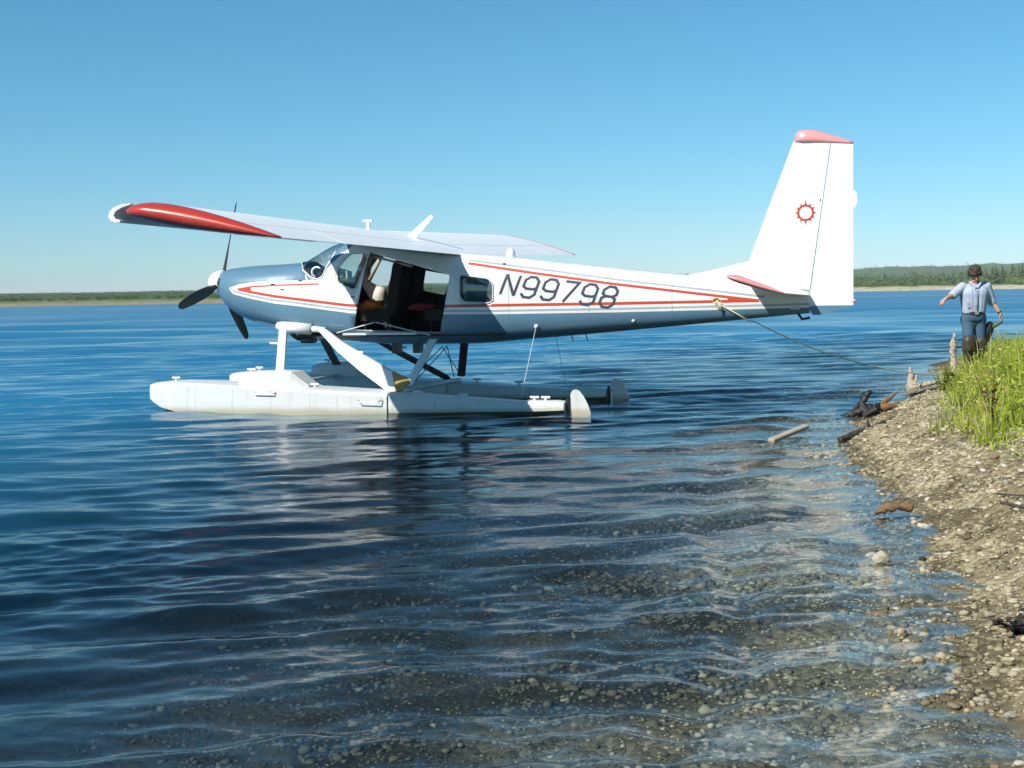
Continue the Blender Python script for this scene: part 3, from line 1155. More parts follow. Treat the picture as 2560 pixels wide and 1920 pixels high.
# tailplane
def stab(sgn):
    def sec(y, n=14):
        f = (y - 0.06) / 2.14
        le = Vector((lerp(-7.62, -7.722, f), sgn * y, lerp(1.755, 1.735, f)))
        tr = Vector((lerp(-8.47, -8.375, f), sgn * y, lerp(1.478, 1.523, f)))
        e = tr - le
        nrm = Vector((-e.z, 0, e.x)).normalized()
        nrm = nrm if nrm.z > 0 else -nrm
        up, lo = [], []
        for k in range(n + 1):
            t = 0.5 - 0.5 * math.cos(math.pi * k / n)
            h = 0.5 * (0.2969 * math.sqrt(t) - 0.1260 * t - 0.3516 * t * t + 0.2843 * t**3 - 0.1036 * t**4) * e.length
            up.append(le + e * t + nrm * (h + 0.001))
            lo.append(le + e * t - nrm * (h + 0.001))
        return up + lo[::-1][1:-1], le, e, nrm
    bm = bmesh.new()
    loft(bm, [sec(y)[0] for y in (0.06, 1.0, 2.2)])
    o = bm_obj('tailplane', bm, TAILM, plane)
    _, le, e, nrm = sec(2.2)
    bm = bmesh.new()
    rings = []
    for t in (0.0, 0.02, 0.06, 0.13, 0.25, 0.4, 0.55, 0.7, 0.85, 0.95, 1.0):
        h = 0.5 * (0.2969 * math.sqrt(t) - 0.1260 * t - 0.3516 * t * t + 0.2843 * t**3 - 0.1036 * t**4) * e.length + 0.008
        w = 0.02 + 0.12 * min(1, math.sqrt(t / 0.12)) * (1 - t) ** 0.8
        rings.append([le + e * t + nrm * (h * math.sin(a)) + Vector((0, sgn * w * max(0, math.cos(a)), 0)) for a in np.linspace(-math.pi / 2, 1.5 * math.pi, 20, endpoint=False)])
    loft(bm, rings)
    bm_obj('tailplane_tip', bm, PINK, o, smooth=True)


stab(1)
stab(-1)
bm = bmesh.new()
tube(bm, [(-8.30, 0, 1.26), (-8.36, 0, 1.17), (-8.46, 0, 1.19)], 0.02, 6)
bm_obj('tie_down_ring', bm, BLACKP, plane)
bm = bmesh.new()
box(bm, -8.34, -8.22, fus_y(-8.27, 1.32) - 0.01, fus_y(-8.27, 1.32) + 0.006, 1.30, 1.345)
bm_obj('placard', bm, GREY, plane)


# registration and emblem, painted film on the skin
def decal_strokes(bm, strokes, to3d, w):
    for st in strokes:
        n = len(st)
        L, Rr = [], []
        for i in range(n):
            p = Vector(st[i])
            d0 = (Vector(st[i]) - Vector(st[i - 1])).normalized() if i > 0 else None
            d1 = (Vector(st[i + 1]) - Vector(st[i])).normalized() if i < n - 1 else None
            if d0 is None:
                d0 = d1
            if d1 is None:
                d1 = d0
            b = (d0 + d1).normalized()
            nn = Vector((-b.y, b.x))
            k = 1 / max(0.5, nn.dot(Vector((-d1.y, d1.x))))
            L.append(p + nn * w * k)
            Rr.append(p - nn * w * k)
        va = [bm.verts.new(to3d(q.x, q.y)) for q in L]
        vb = [bm.verts.new(to3d(q.x, q.y)) for q in Rr]
        for i in range(n - 1):
            bm.faces.new((va[i], va[i + 1], vb[i + 1], vb[i]))


GW, GH = 0.180, 0.286
c_ = 0.05
NINE = [[(0.0, 0.045), (0.045, 0.0), (GW - c_, 0.0), (GW, c_), (GW, GH - c_), (GW - c_, GH), (c_, GH), (0.0, GH - c_), (0.0, GH * 0.52), (c_ * 0.9, GH * 0.42), (GW - 0.04, GH * 0.42), (GW, GH * 0.5)]]
GLYPH = {
    'N': [[(0, 0), (0, GH)], [(0, GH), (GW, 0)], [(GW, 0), (GW, GH)]],
    '9': NINE,
    '7': [[(0, GH), (GW, GH), (0.05, 0)]],
    '8': [[(c_, GH * 0.53), (0, GH * 0.63), (0, GH - c_), (c_, GH), (GW - c_, GH), (GW, GH - c_), (GW, GH * 0.63), (GW - c_, GH * 0.53), (GW, GH * 0.43), (GW, c_), (GW - c_, 0), (c_, 0), (0, c_), (0, GH * 0.43), (c_, GH * 0.53), (GW - c_, GH * 0.53)]],
}
bdir = Vector((-1.456, -0.205)).normalized()
udir = Vector((-0.103, 0.268)).normalized()
for side in (1, -1):
    text = 'N99798'
    for k, chx in enumerate(text):
        bm = bmesh.new()
        off = 0.266 * k

        def to3d(u, v):
            if side > 0:
                x = -4.405 + bdir.x * (off + u) + udir.x * v
                z = 1.565 + bdir.y * (off + u) + udir.y * v
            else:
                uu = 1.60 - (off + u)
                x = -4.405 + bdir.x * uu + 0.10 * v
                z = 1.565 + bdir.y * uu + v
            return (x, side * (fus_y(x, z) + 0.004), z)
        st = []
        for s0 in GLYPH[chx]:
            dense = []
            for a, b in zip(s0, s0[1:]):
                m = max(1, int(math.hypot(b[0] - a[0], b[1] - a[1]) / 0.05))
                dense += [(lerp(a[0], b[0], q / m), lerp(a[1], b[1], q / m)) for q in range(m)]
            st.append(dense + [s0[-1]])
        decal_strokes(bm, st, to3d, 0.0172)
        bm_obj('registration_letter' if chx == 'N' else 'registration_digit', bm, SLATE, fus, recalc=False)


def fin_y(x, z):
    s = fin_sec(z, fin_le(z), fin_hinge(z))
    xs = [p[0] for p in s[:13]]
    ys = [p[1] for p in s[:13]]
    return float(np.interp(-x, [-v for v in xs], ys))


for side in (1, -1):
    bm = bmesh.new()
    cx, cz, ro, ri = -8.414, 2.545, 0.106, 0.080
    P = lambda r, a: (cx + r * math.cos(a), side * (fin_y(cx + r * math.cos(a), cz + r * math.sin(a)) + 0.004), cz + r * math.sin(a))
    n = 48
    vo = [bm.verts.new(P(ro, 2 * math.pi * k / n)) for k in range(n)]
    vi = [bm.verts.new(P(ri, 2 * math.pi * k / n)) for k in range(n)]
    for k in range(n):
        j = (k + 1) % n
        bm.faces.new((vo[k], vo[j], vi[j], vi[k]))
    for k in range(12):
        a = 2 * math.pi * k / 12 + math.pi / 2
        L = 0.165 if k in (0, 6) else 0.138
        f = [bm.verts.new(P(ro - 0.004, a - 0.14)), bm.verts.new(P(ro - 0.004, a + 0.14)), bm.verts.new(P(L, a))]
        bm.faces.new(f)
    bm_obj('sun_emblem', bm, REDINK, fin, recalc=False)
bm = bmesh.new()
for x, z in ((-8.60, 2.70),):
    bmesh.ops.create_uvsphere(bm, u_segments=8, v_segments=5, radius=1, matrix=Matrix.Translation((x - 0.0, 0.03, z)) @ Matrix.Diagonal((0.012, 0.02, 0.03, 1)))
bm_obj('rudder_hinge', bm, BLACKP, rud)

# ------------------------------------------------------------------ floats


def float_material():
    t = NT('float_paint')
    tc = t.n('ShaderNodeTexCoord').outputs['Object']
    sp = t.n('ShaderNodeSeparateXYZ')
    t.l(tc, sp.inputs[0])
    n = t.noise(3.0, 6, 0.62, tc)
    c = t.mix(t.math('MULTIPLY', n, 0.35), (0.64, 0.65, 0.63), (0.50, 0.52, 0.50))
    mr = t.n('ShaderNodeMapRange')
    mr.inputs[1].default_value, mr.inputs[2].default_value = 0.10, 0.03
    t.l(t.math('MULTIPLY_ADD', n, -0.05, t.math('ADD', sp.outputs[2], 0.02)), mr.inputs[0])
    c = t.mix(t.math('MULTIPLY', mr.outputs[0], 0.75), c, (0.36, 0.31, 0.16))
    fx = t.math('FRACT', t.math('MULTIPLY', sp.outputs[0], 1 / 0.58))
    seam = t.math('LESS_THAN', t.math('ABSOLUTE', t.math('SUBTRACT', fx, 0.5)), 0.012)
    c = t.mix(t.math('MULTIPLY', seam, 0.30), c, (0.25, 0.26, 0.26))
    rv = t.n('ShaderNodeTexVoronoi')
    rv.inputs['Scale'].default_value = 2.2
    t.l(tc, rv.inputs['Vector'])
    mp = t.n('ShaderNodeMapping')
    mp.inputs['Scale'].default_value = (9.0, 9.0, 0.9)
    t.l(tc, mp.inputs['Vector'])
    st = t.n('ShaderNodeMapRange')
    st.inputs[1].default_value, st.inputs[2].default_value = 0.56, 0.72
    t.l(t.noise(1.0, 5, 0.6, mp.outputs[0]), st.inputs[0])
    c = t.mix(t.math('MULTIPLY', st.outputs[0], 0.28), c, (0.33, 0.30, 0.22))
    t.bsdf(c, 0.38, normal=t.bump(t.noise(4.5, 2, 0.5, tc), 0.25, 0.02))
    return t.m


FLOATM = float_material()
CLEAT = METAL


def make_float(sgn):
    yc = sgn * 1.14
    root = empty('float', (0, 0, 0))
    root.parent = plane

    def ring(x, zk, zc, w, zd):
        g = zd - 0.05
        half = [(0, zk), (w * 0.5, zk + (zc - zk) * 0.42), (w, zc), (w * 1.0, zc + (g - zc) * 0.5), (w * 0.97, g), (w * 0.86, zd - 0.012), (w * 0.45, zd)]
        pts = half + [(-a, b) for a, b in half[::-1] if a > 0]
        return [(x, yc + a, b) for a, b in pts]
    bm = bmesh.new()
    st = [(0.585, 0.19, 0.215, 0.10, 0.345), (0.55, 0.12, 0.18, 0.17, 0.385), (0.46, 0.05, 0.14, 0.235, 0.405), (0.30, -0.03, 0.07, 0.30, 0.425), (0.05, -0.12, 0.02, 0.355, 0.43),
          (-0.34, -0.2, -0.03, 0.385, 0.42), (-1.0, -0.25, -0.06, 0.40, 0.385), (-2.0, -0.27, -0.07, 0.395, 0.345), (-3.12, -0.27, -0.05, 0.36, 0.29)]
    loft(bm, [ring(*a) for a in st])
    bm_obj('forebody', bm, FLOATM, root)
    bm = bmesh.new()
    st = [(-3.123, -0.14, 0.02, 0.335, 0.282), (-3.9, -0.09, 0.035, 0.27, 0.228), (-4.95, -0.03, 0.05, 0.175, 0.172)]
    loft(bm, [ring(*a) for a in st])
    bm_obj('afterbody', bm, FLOATM, root)
    bm = bmesh.new()
    st = [(-4.953, -0.035, 0.045, 0.185, 0.185), (-5.40, 0.0, 0.06, 0.15, 0.180), (-5.475, 0.01, 0.065, 0.14, 0.165)]
    loft(bm, [ring(*a) for a in st])
    bm_obj('stern_fairing', bm, FLOATM, root)
    # raised locker
    bm = bmesh.new()
    rings = []
    for x, zt, w in ((-0.86, 0.43, 0.21), (-0.885, 0.52, 0.22), (-1.0, 0.55, 0.23), (-1.35, 0.572, 0.235), (-1.66, 0.558, 0.23), (-1.905, 0.372, 0.19)):
        rings.append([(x, yc - w, 0.34), (x, yc - w * 0.96, zt - 0.05), (x, yc - w * 0.8, zt), (x, yc + w * 0.8, zt), (x, yc + w * 0.96, zt - 0.05), (x, yc + w, 0.34)])
    loft(bm, rings)
    bm_obj('locker', bm, FLOATM, root)
    for x, z in ((0.16, 0.43), (-1.02, 0.55), (-1.97, 0.345), (-3.45, 0.255), (-4.1, 0.215), (-5.05, 0.18), (-5.2, 0.18)):
        bm = bmesh.new()
        yy = yc + sgn * 0.10 if x > -4.5 else yc
        tube(bm, [(x, yy, z - 0.02), (x, yy, z + 0.03)], 0.018, 8)
        tube(bm, [(x - 0.06, yy, z + 0.04), (x + 0.06, yy, z + 0.04)], 0.016, 8)
        bm_obj('cleat', bm, FLOATM if x > -1.5 else GREY, root)
    for x in (-1.20, -2.72):
        bm = bmesh.new()
        zz = 0.30 if x > -2 else 0.20
        yy = yc + sgn * 0.40
        tube(bm, [(x, yy - sgn * 0.03, zz), (x - 0.03, yy + sgn * 0.02, zz - 0.03), (x - 0.30, yy + sgn * 0.02, zz - 0.03), (x - 0.34, yy - sgn * 0.03, zz + 0.005)], 0.008, 6)
        bm_obj('grab_rail', bm, METAL, root)
    # water rudder
    bm = bmesh.new()
    prism(bm, [(-5.475, -0.02), (-5.475, 0.20), (-5.51, 0.22), (-5.52, -0.02)], yc - 0.03, yc + 0.03)
    bm_obj('rudder_post', bm, BLACKP, root)
    bm = bmesh.new()
    arc = [(-5.545, -0.10), (-5.535, 0.26), (-5.565, 0.315), (-5.61, 0.325), (-5.66, 0.30), (-5.71, 0.235), (-5.76, 0.14), (-5.80, 0.03), (-5.80, -0.10)]
    prism(bm, arc, yc - 0.012, yc + 0.012)
    bm_obj('water_rudder', bm, FLOATM, root)
    # legs
    def plate(nm, poly, m, th=0.05):
        """flat tapered leg: (x, z) outline with y following the height"""
        bm = bmesh.new()
        yz = lambda z: sgn * lerp(1.12, 0.56, (z - 0.27) / (1.10 - 0.27))
        a = [bm.verts.new((x, yz(z) + th / 2, z)) for x, z in poly]
        b = [bm.verts.new((x, yz(z) - th / 2, z)) for x, z in poly]
        n = len(poly)
        bm.faces.new(a)
        bm.faces.new(b[::-1])
        for i in range(n):
            j = (i + 1) % n
            bm.faces.new((a[i], b[i], b[j], a[j]))
        bev(bm, 0.012, 2)
        return bm_obj(nm, bm, m, plane)
    SM = WHITE if sgn > 0 else SHADESTRUT  # port strut white, its starboard copy painted dark as if shaded
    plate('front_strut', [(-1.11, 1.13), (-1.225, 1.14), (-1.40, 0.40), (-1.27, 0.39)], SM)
    if sgn > 0:
        plate('main_leg', [(-1.70, 1.12), (-1.80, 1.135), (-2.14, 0.935), (-2.55, 0.745), (-2.80, 0.63), (-2.99, 0.545), (-3.08, 0.34), (-3.13, 0.25), (-3.01, 0.255), (-2.90, 0.335), (-2.5, 0.56), (-2.1, 0.815)], WHITE, 0.07)
        plate('leg_cuff', [(-2.995, 0.545), (-3.13, 0.49), (-3.27, 0.44), (-3.285, 0.38), (-3.20, 0.31), (-3.10, 0.275), (-3.085, 0.34)], TAN, 0.06)
    else:
        plate('main_leg', [(-1.70, 1.12), (-1.80, 1.13), (-2.40, 0.76), (-3.05, 0.37), (-3.13, 0.25), (-2.98, 0.30), (-2.35, 0.68)], SHADESTRUT, 0.06)
    plate('rear_strut', [(-3.42, 0.97), (-3.54, 0.97), (-3.32, 0.35), (-3.20, 0.35)], GREY if sgn > 0 else SHADESTRUT, 0.045)
    # fuselage attachment fairing
    bm = bmesh.new()
    tube(bm, [(-1.06, sgn * 0.52, 1.175), (-1.08, sgn * 0.53, 1.17), (-1.14, sgn * 0.54, 1.155), (-1.30, sgn * 0.54, 1.14), (-1.60, sgn * 0.53, 1.115)], [0.02, 0.055, 0.075, 0.08, 0.08], 14)
    fr = bm_obj('strut_fairing', bm, WHITE, plane, smooth=True)
    bm = bmesh.new()
    tube(bm, [(-1.60, sgn * 0.53, 1.115), (-1.68, sgn * 0.53, 1.11), (-1.82, sgn * 0.54, 1.10)], [0.05, 0.045, 0.045], 10)
    bm_obj('leg_socket', bm, WHITE, plane, smooth=True)
    # little foot pegs
    bm = bmesh.new()
    tube(bm, [(-1.19, sgn * 0.67, 0.92), (-1.02, sgn * 0.67, 0.925)], 0.016, 8)
    bm_obj('foot_peg', bm, WHITE, plane)
    bm = bmesh.new()
    tube(bm, [(-2.32, sgn * 0.80, 0.80), (-2.50, sgn * 0.80, 0.795)], 0.016, 8)
    bm_obj('foot_peg', bm, WHITE, plane)
    # cross wires
    for a, b in (((-3.40, sgn * 0.10, 0.84), (-3.15, sgn * 1.05, 0.34)), ((-3.40, sgn * 0.10, 0.84), (-3.28, -sgn * 1.05, 0.34))):
        bm = bmesh.new()
        tube(bm, [a, b], 0.007, 5)
        bm_obj('brace_wire', bm, BLACKP, plane)
    # rudder cable
    bm = bmesh.new()
    tube(bm, [(-4.875, sgn * 0.43, 1.12), (-4.86, sgn * 1.12, 0.22)], 0.004, 5)
    bm_obj('rudder_cable', bm, GREY, plane)
    for x, z, rr in ((-4.875, 1.12, 0.032), (-6.18, 1.177, 0.022)):
        bm = bmesh.new()
        bmesh.ops.create_uvsphere(bm, u_segments=10, v_segments=6, radius=rr, matrix=Matrix.Translation((x, sgn * (fus_y(x, z) + 0.005), z)))
        bm_obj('cable_pulley', bm, WHITE, plane, smooth=True)


make_float(1)
make_float(-1)
for x, z in ((-1.33, 0.36), (-3.22, 0.30)):
    bm = bmesh.new()
    tube(bm, [(x, -1.1, z), (x, 1.1, z)], 0.032, 10)
    bm_obj('spreader_bar', bm, GREY, plane, smooth=True)
for x in (-2.68, -3.0):
    bm = bmesh.new()
    box(bm, x - 0.05, x + 0.05, -0.08, 0.08, 0.75, 0.89)
    bm_obj('belly_bracket', bm, BLACKP, plane)
for x, z in ((-5.25, 0.965), (-5.45, 0.98)):
    bm = bmesh.new()
    tube(bm, [(x, 0, z + 0.02), (x - 0.03, 0, z - 0.07)], 0.008, 5)
    bm_obj('whip_antenna', bm, BLACKP, plane)
# cabin step board with its stays
bm = bmesh.new()
box(bm, -3.28, -2.20, 0.585, 0.80, 1.035, 1.06)
st_ = bm_obj('step_board', bm, GREY, plane)
for a, b in (((-2.02, 0.60, 1.06), (-2.62, 0.66, 1.205)), ((-2.64, 0.66, 1.205), (-3.42, 0.62, 1.02))):
    bm = bmesh.new()
    tube(bm, [a, b], 0.008, 5)
    bm_obj('stay_wire', bm, GREY, st_)
# mooring ring on the flank
bm = bmesh.new()
yl = fus_y(-7.272, 1.43)
tube(bm, [(-7.272 + 0.035 * math.cos(a), yl + 0.012, 1.43 + 0.035 * math.sin(a)) for a in np.linspace(0, 2 * math.pi, 13)], 0.010, 6)
bm_obj('mooring_ring', bm, simple('brass', (0.55, 0.40, 0.10), 0.35, 0.05, 8, metal=0.6), plane)
# cowling latches
for x, z in ((-1.0, 1.76), (-1.16, 1.68), (-2.26, 1.56), (-1.45, 1.80)):
    bm = bmesh.new()
    y0 = fus_y(x, z)
    box(bm, x - 0.03, x + 0.03, y0 - 0.004, y0 + 0.006, z - 0.007, z + 0.007)
    bm_obj('latch', bm, BLACKP, fus)

PM = Matrix.Translation(plane.location) @ Matrix.Rotation(R(162.5), 4, 'Z')


def pw(x, y, z):
    return PM @ Vector((x, y, z))


# loose things in the cabin
def lump(name, c, sz, mat, seed, n=3, amp=0.25):
    g = np.random.default_rng(seed)
    bm = bmesh.new()
    bmesh.ops.create_icosphere(bm, subdivisions=n, radius=1.0)
    w = Waves(10, 0.6, 2.0, seed)
    for v in bm.verts:
        p = v.co
        k = 1 + amp * float(w(np.array([p.x * 1.3 + p.z]), np.array([p.y * 1.3 - p.z * 0.7]))[0])
        v.co = Vector((p.x * sz[0] * k, p.y * sz[1] * k, p.z * sz[2] * k))
    o = bm_obj(name, bm, mat, None, smooth=True)
    o.location = c
    return o


v = lump('life_vest', pw(-2.45, 0.36, 1.435), (0.17, 0.12, 0.075), ORANGE, 5)
tag(v, 'crumpled orange life vest on the front seat, in the open cabin doorway', 'life vest')
v = lump('cushion', pw(-3.22, 0.36, 1.40), (0.20, 0.14, 0.05), CRIMSON, 6, amp=0.1)
tag(v, 'dark red cushion on the rear cabin seat', 'cushion')
v = lump('paper_bag', pw(-2.32, -0.28, 1.55), (0.11, 0.10, 0.15), simple('white_paper', (0.75, 0.70, 0.58), 0.8, 0.05), 8, n=2, amp=0.2)
tag(v, 'crumpled white paper bag on the far front seat inside the cabin', 'bag')
v = lump('cup', pw(-2.74, 0.42, 1.42), (0.035, 0.035, 0.05), CREAM, 9, n=2, amp=0.05)
tag(v, 'small cream cup in the dark middle of the cabin doorway', 'cup')

# ------------------------------------------------------------------ far shore: trees, brush, forest
def H1(x, y):
    return float(height(np.array([float(x)]), np.array([float(y)]))[0])


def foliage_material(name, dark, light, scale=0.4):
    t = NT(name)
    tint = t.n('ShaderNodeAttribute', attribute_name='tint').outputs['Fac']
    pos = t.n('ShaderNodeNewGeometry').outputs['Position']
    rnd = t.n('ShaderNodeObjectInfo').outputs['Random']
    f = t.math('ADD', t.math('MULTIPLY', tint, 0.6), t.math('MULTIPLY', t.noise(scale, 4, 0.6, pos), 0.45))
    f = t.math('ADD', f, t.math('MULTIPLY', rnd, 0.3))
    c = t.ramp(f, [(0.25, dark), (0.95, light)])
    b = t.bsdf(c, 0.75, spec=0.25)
    b.inputs['Subsurface Weight'].default_value = 0.0
    return t.m


SPRUCE = foliage_material('spruce_needles', (0.030, 0.058, 0.018), (0.115, 0.155, 0.055))
WILLOW = foliage_material('willow_leaves', (0.075, 0.12, 0.035), (0.20, 0.26, 0.085))
WOODS = foliage_material('forest_canopy', (0.045, 0.080, 0.035), (0.125, 0.165, 0.070), 0.02)
BARK = simple('bark', (0.09, 0.065, 0.045), 0.9, 0.15, 8)


def tri_mesh(name, tris, tints, mat):
    """tris: (n,3,3) array"""
    n = len(tris)
    o = np_mesh(name, np.asarray(tris).reshape(-1, 3), np.arange(3 * n).reshape(-1, 3), mat, smooth=False)
    attr(o, 'tint', np.repeat(tints, 3))
    return o


def spruce_tris(seed, h=1.0, n=240, rad=0.17):
    g = np.random.default_rng(seed)
    T, C = [], []
    for i in range(n):
        f = g.random() ** 0.8
        z = 0.06 + 0.92 * f
        rr = rad * (1 - f) ** 0.85 * (0.55 + 0.6 * g.random()) + 0.012
        a = g.random() * 2 * math.pi
        d = np.array([math.cos(a), math.sin(a), 0])
        tt = np.array([-math.sin(a), math.cos(a), 0])
        w = 0.032 + 0.05 * (1 - f)
        ctr = d * rr
        droop = -0.05 * (1 - f) - 0.015
        p0 = d * rr * 0.15 + np.array([0, 0, z + 0.03])
        p1 = ctr + tt * w + np.array([0, 0, z + droop + g.normal(0, 0.012)])
        p2 = ctr - tt * w + np.array([0, 0, z + droop + g.normal(0, 0.012)])
        T.append([p0, p1, p2])
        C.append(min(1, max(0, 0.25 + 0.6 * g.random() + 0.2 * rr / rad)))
    for k in range(4):
        a = k * math.pi / 2
        T.append([[0, 0, 1.03], [0.018 * math.cos(a), 0.018 * math.sin(a), 0.9], [-0.018 * math.sin(a), 0.018 * math.cos(a), 0.9]])
        C.append(0.6)
    return np.array(T) * h, np.array(C)


def bush_tris(seed, n=260, flat=0.9):
    g = np.random.default_rng(seed)
    nb = 6
    cs = g.normal(0, 0.30, (nb, 3)) * [1, 1, 0.35] + [0, 0, 0.5]
    rs_ = 0.25 + 0.25 * g.random(nb)
    T, C = [], []
    for i in range(n):
        k = g.integers(nb)
        v = g.normal(0, 1, 3)
        v /= np.linalg.norm(v)
        p = cs[k] + v * rs_[k] * (0.75 + 0.35 * g.random())
        p[2] = max(0.03, p[2] * flat)
        s = 0.05 + 0.06 * g.random()
        q = g.normal(0, 1, (3, 3))
        q /= np.linalg.norm(q, axis=1, keepdims=True)
        T.append(p + q * s)
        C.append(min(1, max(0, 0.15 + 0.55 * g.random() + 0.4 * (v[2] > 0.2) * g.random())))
    return np.array(T), np.array(C)


def make_tree(name, tris, tints, mat, trunk_h, trunk_r):
    root = empty(name, (0, 0, 0))
    cr = tri_mesh('crown', tris, tints, mat)
    cr.parent = root
    bm = bmesh.new()
    tube(bm, [(0, 0, -0.1), (0, 0, trunk_h * 0.5), (0, 0, trunk_h)], [trunk_r, trunk_r * 0.7, trunk_r * 0.25], 6)
    bm_obj('trunk', bm, BARK, root)
    return root


protos = [make_tree('spruce_tree', *spruce_tris(50 + k, rad=(0.12, 0.15, 0.19, 0.16)[k]), SPRUCE, 0.9, 0.016) for k in range(4)]
bushes = [make_tree('willow_bush', *bush_tris(70 + k), WILLOW, 0.5, 0.03) for k in range(3)]
used = set()


def place(protos, k, x, y, h, wx=1.0):
    p = protos[k]
    if k not in used or p.name not in used:
        pass
    key = (p.name,)
    o = p if key not in used else copy_tree(p)
    used.add(key)
    o.location = (x, y, H1(x, y) - 0.05)
    o.scale = (h * wx, h * wx, h)
    o.rotation_euler = (R(random.uniform(-2, 2)), R(random.uniform(-2, 2)), random.uniform(0, 6.28))
    return o


# spruces on the right, taller towards the edge of the picture
for i in range(120):
    u = 0.285 + 0.20 * random.random() ** 1.1
    dist = random.uniform(16, 75) + 20 * (u < 0.32)
    yb = 349 + 5 * 1
    y = float(far_shore(np.array([u * 350.0]))[0]) + dist
    x = u * y
    env = np.interp(u, [0.285, 0.30, 0.33, 0.355, 0.38, 0.50], [1.8, 2.6, 4.0, 4.8, 6.6, 7.5])
    h = env * random.uniform(0.62, 1.05)
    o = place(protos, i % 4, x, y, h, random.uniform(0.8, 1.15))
    tag(o, 'dark pointed spruce in the wood on the far right shore', 'tree', 'spruces on the far right shore')
for i in range(70):
    u = 0.225 + 0.27 * random.random()
    y = float(far_shore(np.array([u * 350.0]))[0]) + random.uniform(7, 22)
    o = place(bushes, i % 3, u * y, y, random.uniform(1.0, 2.0) * np.interp(u, [0.225, 0.3, 0.5], [0.7, 1.0, 1.3]), 1.3)
    tag(o, 'light green willow bush above the pale beach of the far right shore', 'bush', 'willow bushes on the far right shore')
bushes2 = [make_tree('shore_bush', *bush_tris(80 + k), foliage_material('brush_leaves%d' % k, (0.028, 0.060, 0.026), (0.11, 0.155, 0.062)), 0.5, 0.03) for k in range(3)]
for i in range(150):
    u = -0.42 + 0.36 * random.random()
    y = float(far_shore(np.array([u * 330.0]))[0]) + random.uniform(8, 34)
    o = place(bushes2, i % 3, u * y, y, random.uniform(0.5, 1.05) , 1.7)
    tag(o, 'dark green bush in the low thicket along the far left shore', 'bush', 'bushes on the far left shore')

# the wood farther back, one uncountable mass
Ts, Cs = [], []
g = np.random.default_rng(99)
bt = [bush_tris(200 + k, 26) for k in range(4)]
stt = [spruce_tris(220 + k, 1.0, 26, 0.22) for k in range(4)]
n = 9500
u = g.uniform(-0.62, 0.62, n)
d = np.where(g.random(n) < 0.45, g.uniform(12, 140, n), np.exp(g.uniform(math.log(500), math.log(2600), n)))
for i in range(n):
    y = 338 + d[i] if d[i] < 200 else d[i]
    x = u[i] * y
    yy = float(far_shore(np.array([x]))[0]) + d[i] if d[i] < 200 else y
    if d[i] < 200 and -0.05 < u[i] < 0.2 and False:
        continue
    con = g.random() < (0.5 if u[i] > 0.25 else 0.0 if d[i] < 200 or u[i] < 0 else 0.15)
    T, C = (stt if con else bt)[g.integers(4)]
    big = d[i] > 200
    h = g.uniform(1.6, 3.2) * (1.5 if con else 1.0) if not big else g.uniform(2.2, 4.2) * (1.2 if con else 0.9) * np.interp(u[i], [-0.2, 0.1], [0.7, 1.0])
    if not big:
        h *= np.interp(u[i], [-0.4, -0.1, 0.2, 0.3, 0.4], [0.36, 0.36, 0.40, 0.75, 1.1])
    wx = h * (1.3 if not con else 1.0) * (2.2 if big else 1.3)
    Ts.append(T * [wx, wx, h] + [x, yy, 0])
    Cs.append(np.clip(C * 0.8 + g.normal(0, 0.12), 0, 1))
Ts = np.concatenate(Ts)
Cs = np.concatenate(Cs)
base = Ts.mean(axis=1)
Ts[:, :, 2] += height(base[:, 0], base[:, 1])[:, None]
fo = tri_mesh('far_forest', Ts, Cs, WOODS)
tag(fo, 'low green forest covering the far shore and the hills', kind='stuff')

# ------------------------------------------------------------------ near shore: gravel, stones
GR = NT('gravel_stone')
_tint = GR.n('ShaderNodeAttribute', attribute_name='tint').outputs['Fac']
_pos = GR.n('ShaderNodeNewGeometry').outputs['Position']
_c = GR.ramp(_tint, [(0.0, (0.11, 0.09, 0.05)), (0.3, (0.32, 0.27, 0.165)), (0.62, (0.47, 0.41, 0.275)), (0.86, (0.57, 0.515, 0.375)), (1.0, (0.60, 0.55, 0.42))])
GR.bsdf(GR.mix(GR.math('MULTIPLY', GR.noise(60, 4, 0.6, _pos), 0.4), _c, (0.12, 0.095, 0.06)), 0.85, spec=0.3)
GRM = GR.m

ph = (1 + 5 ** 0.5) / 2
ICO_V = np.array([(-1, ph, 0), (1, ph, 0), (-1, -ph, 0), (1, -ph, 0), (0, -1, ph), (0, 1, ph), (0, -1, -ph), (0, 1, -ph), (ph, 0, -1), (ph, 0, 1), (-ph, 0, -1), (-ph, 0, 1)], float)
ICO_V /= np.linalg.norm(ICO_V[0])
ICO_F = np.array([(0, 11, 5), (0, 5, 1), (0, 1, 7), (0, 7, 10), (0, 10, 11), (1, 5, 9), (5, 11, 4), (11, 10, 2), (10, 7, 6), (7, 1, 8), (3, 9, 4), (3, 4, 2), (3, 2, 6), (3, 6, 8), (3, 8, 9), (4, 9, 5), (2, 4, 11), (6, 2, 10), (8, 6, 7), (9, 8, 1)])
g = np.random.default_rng(5)
n0 = 260000
yy = np.exp(g.uniform(math.log(3.6), math.log(27), n0))
sx = g.uniform(-5.5, 3.2, n0)
shx = np.interp(yy, SHORE[5:18, 1], SHORE[5:18, 0])
xx = shx + sx
sdv = shore_dist(xx, yy)
keep = (np.abs(np.arctan2(xx, yy)) < 0.52) & (sdv > -4.2) & (g.random(n0) < np.where(sdv > 0, np.where(sdv > 1.5, 0.3, 1.0), np.clip(1.0 + sdv / 4.2, 0, 1) * 0.85))
xx, yy, sdv = xx[keep], yy[keep], sdv[keep]
n = min(len(xx), 76000)
xx, yy, sdv = xx[:n], yy[:n], sdv[:n]
rad = np.exp(g.normal(math.log(0.0066), 0.52, n)) * (0.8 + yy / 18.0)
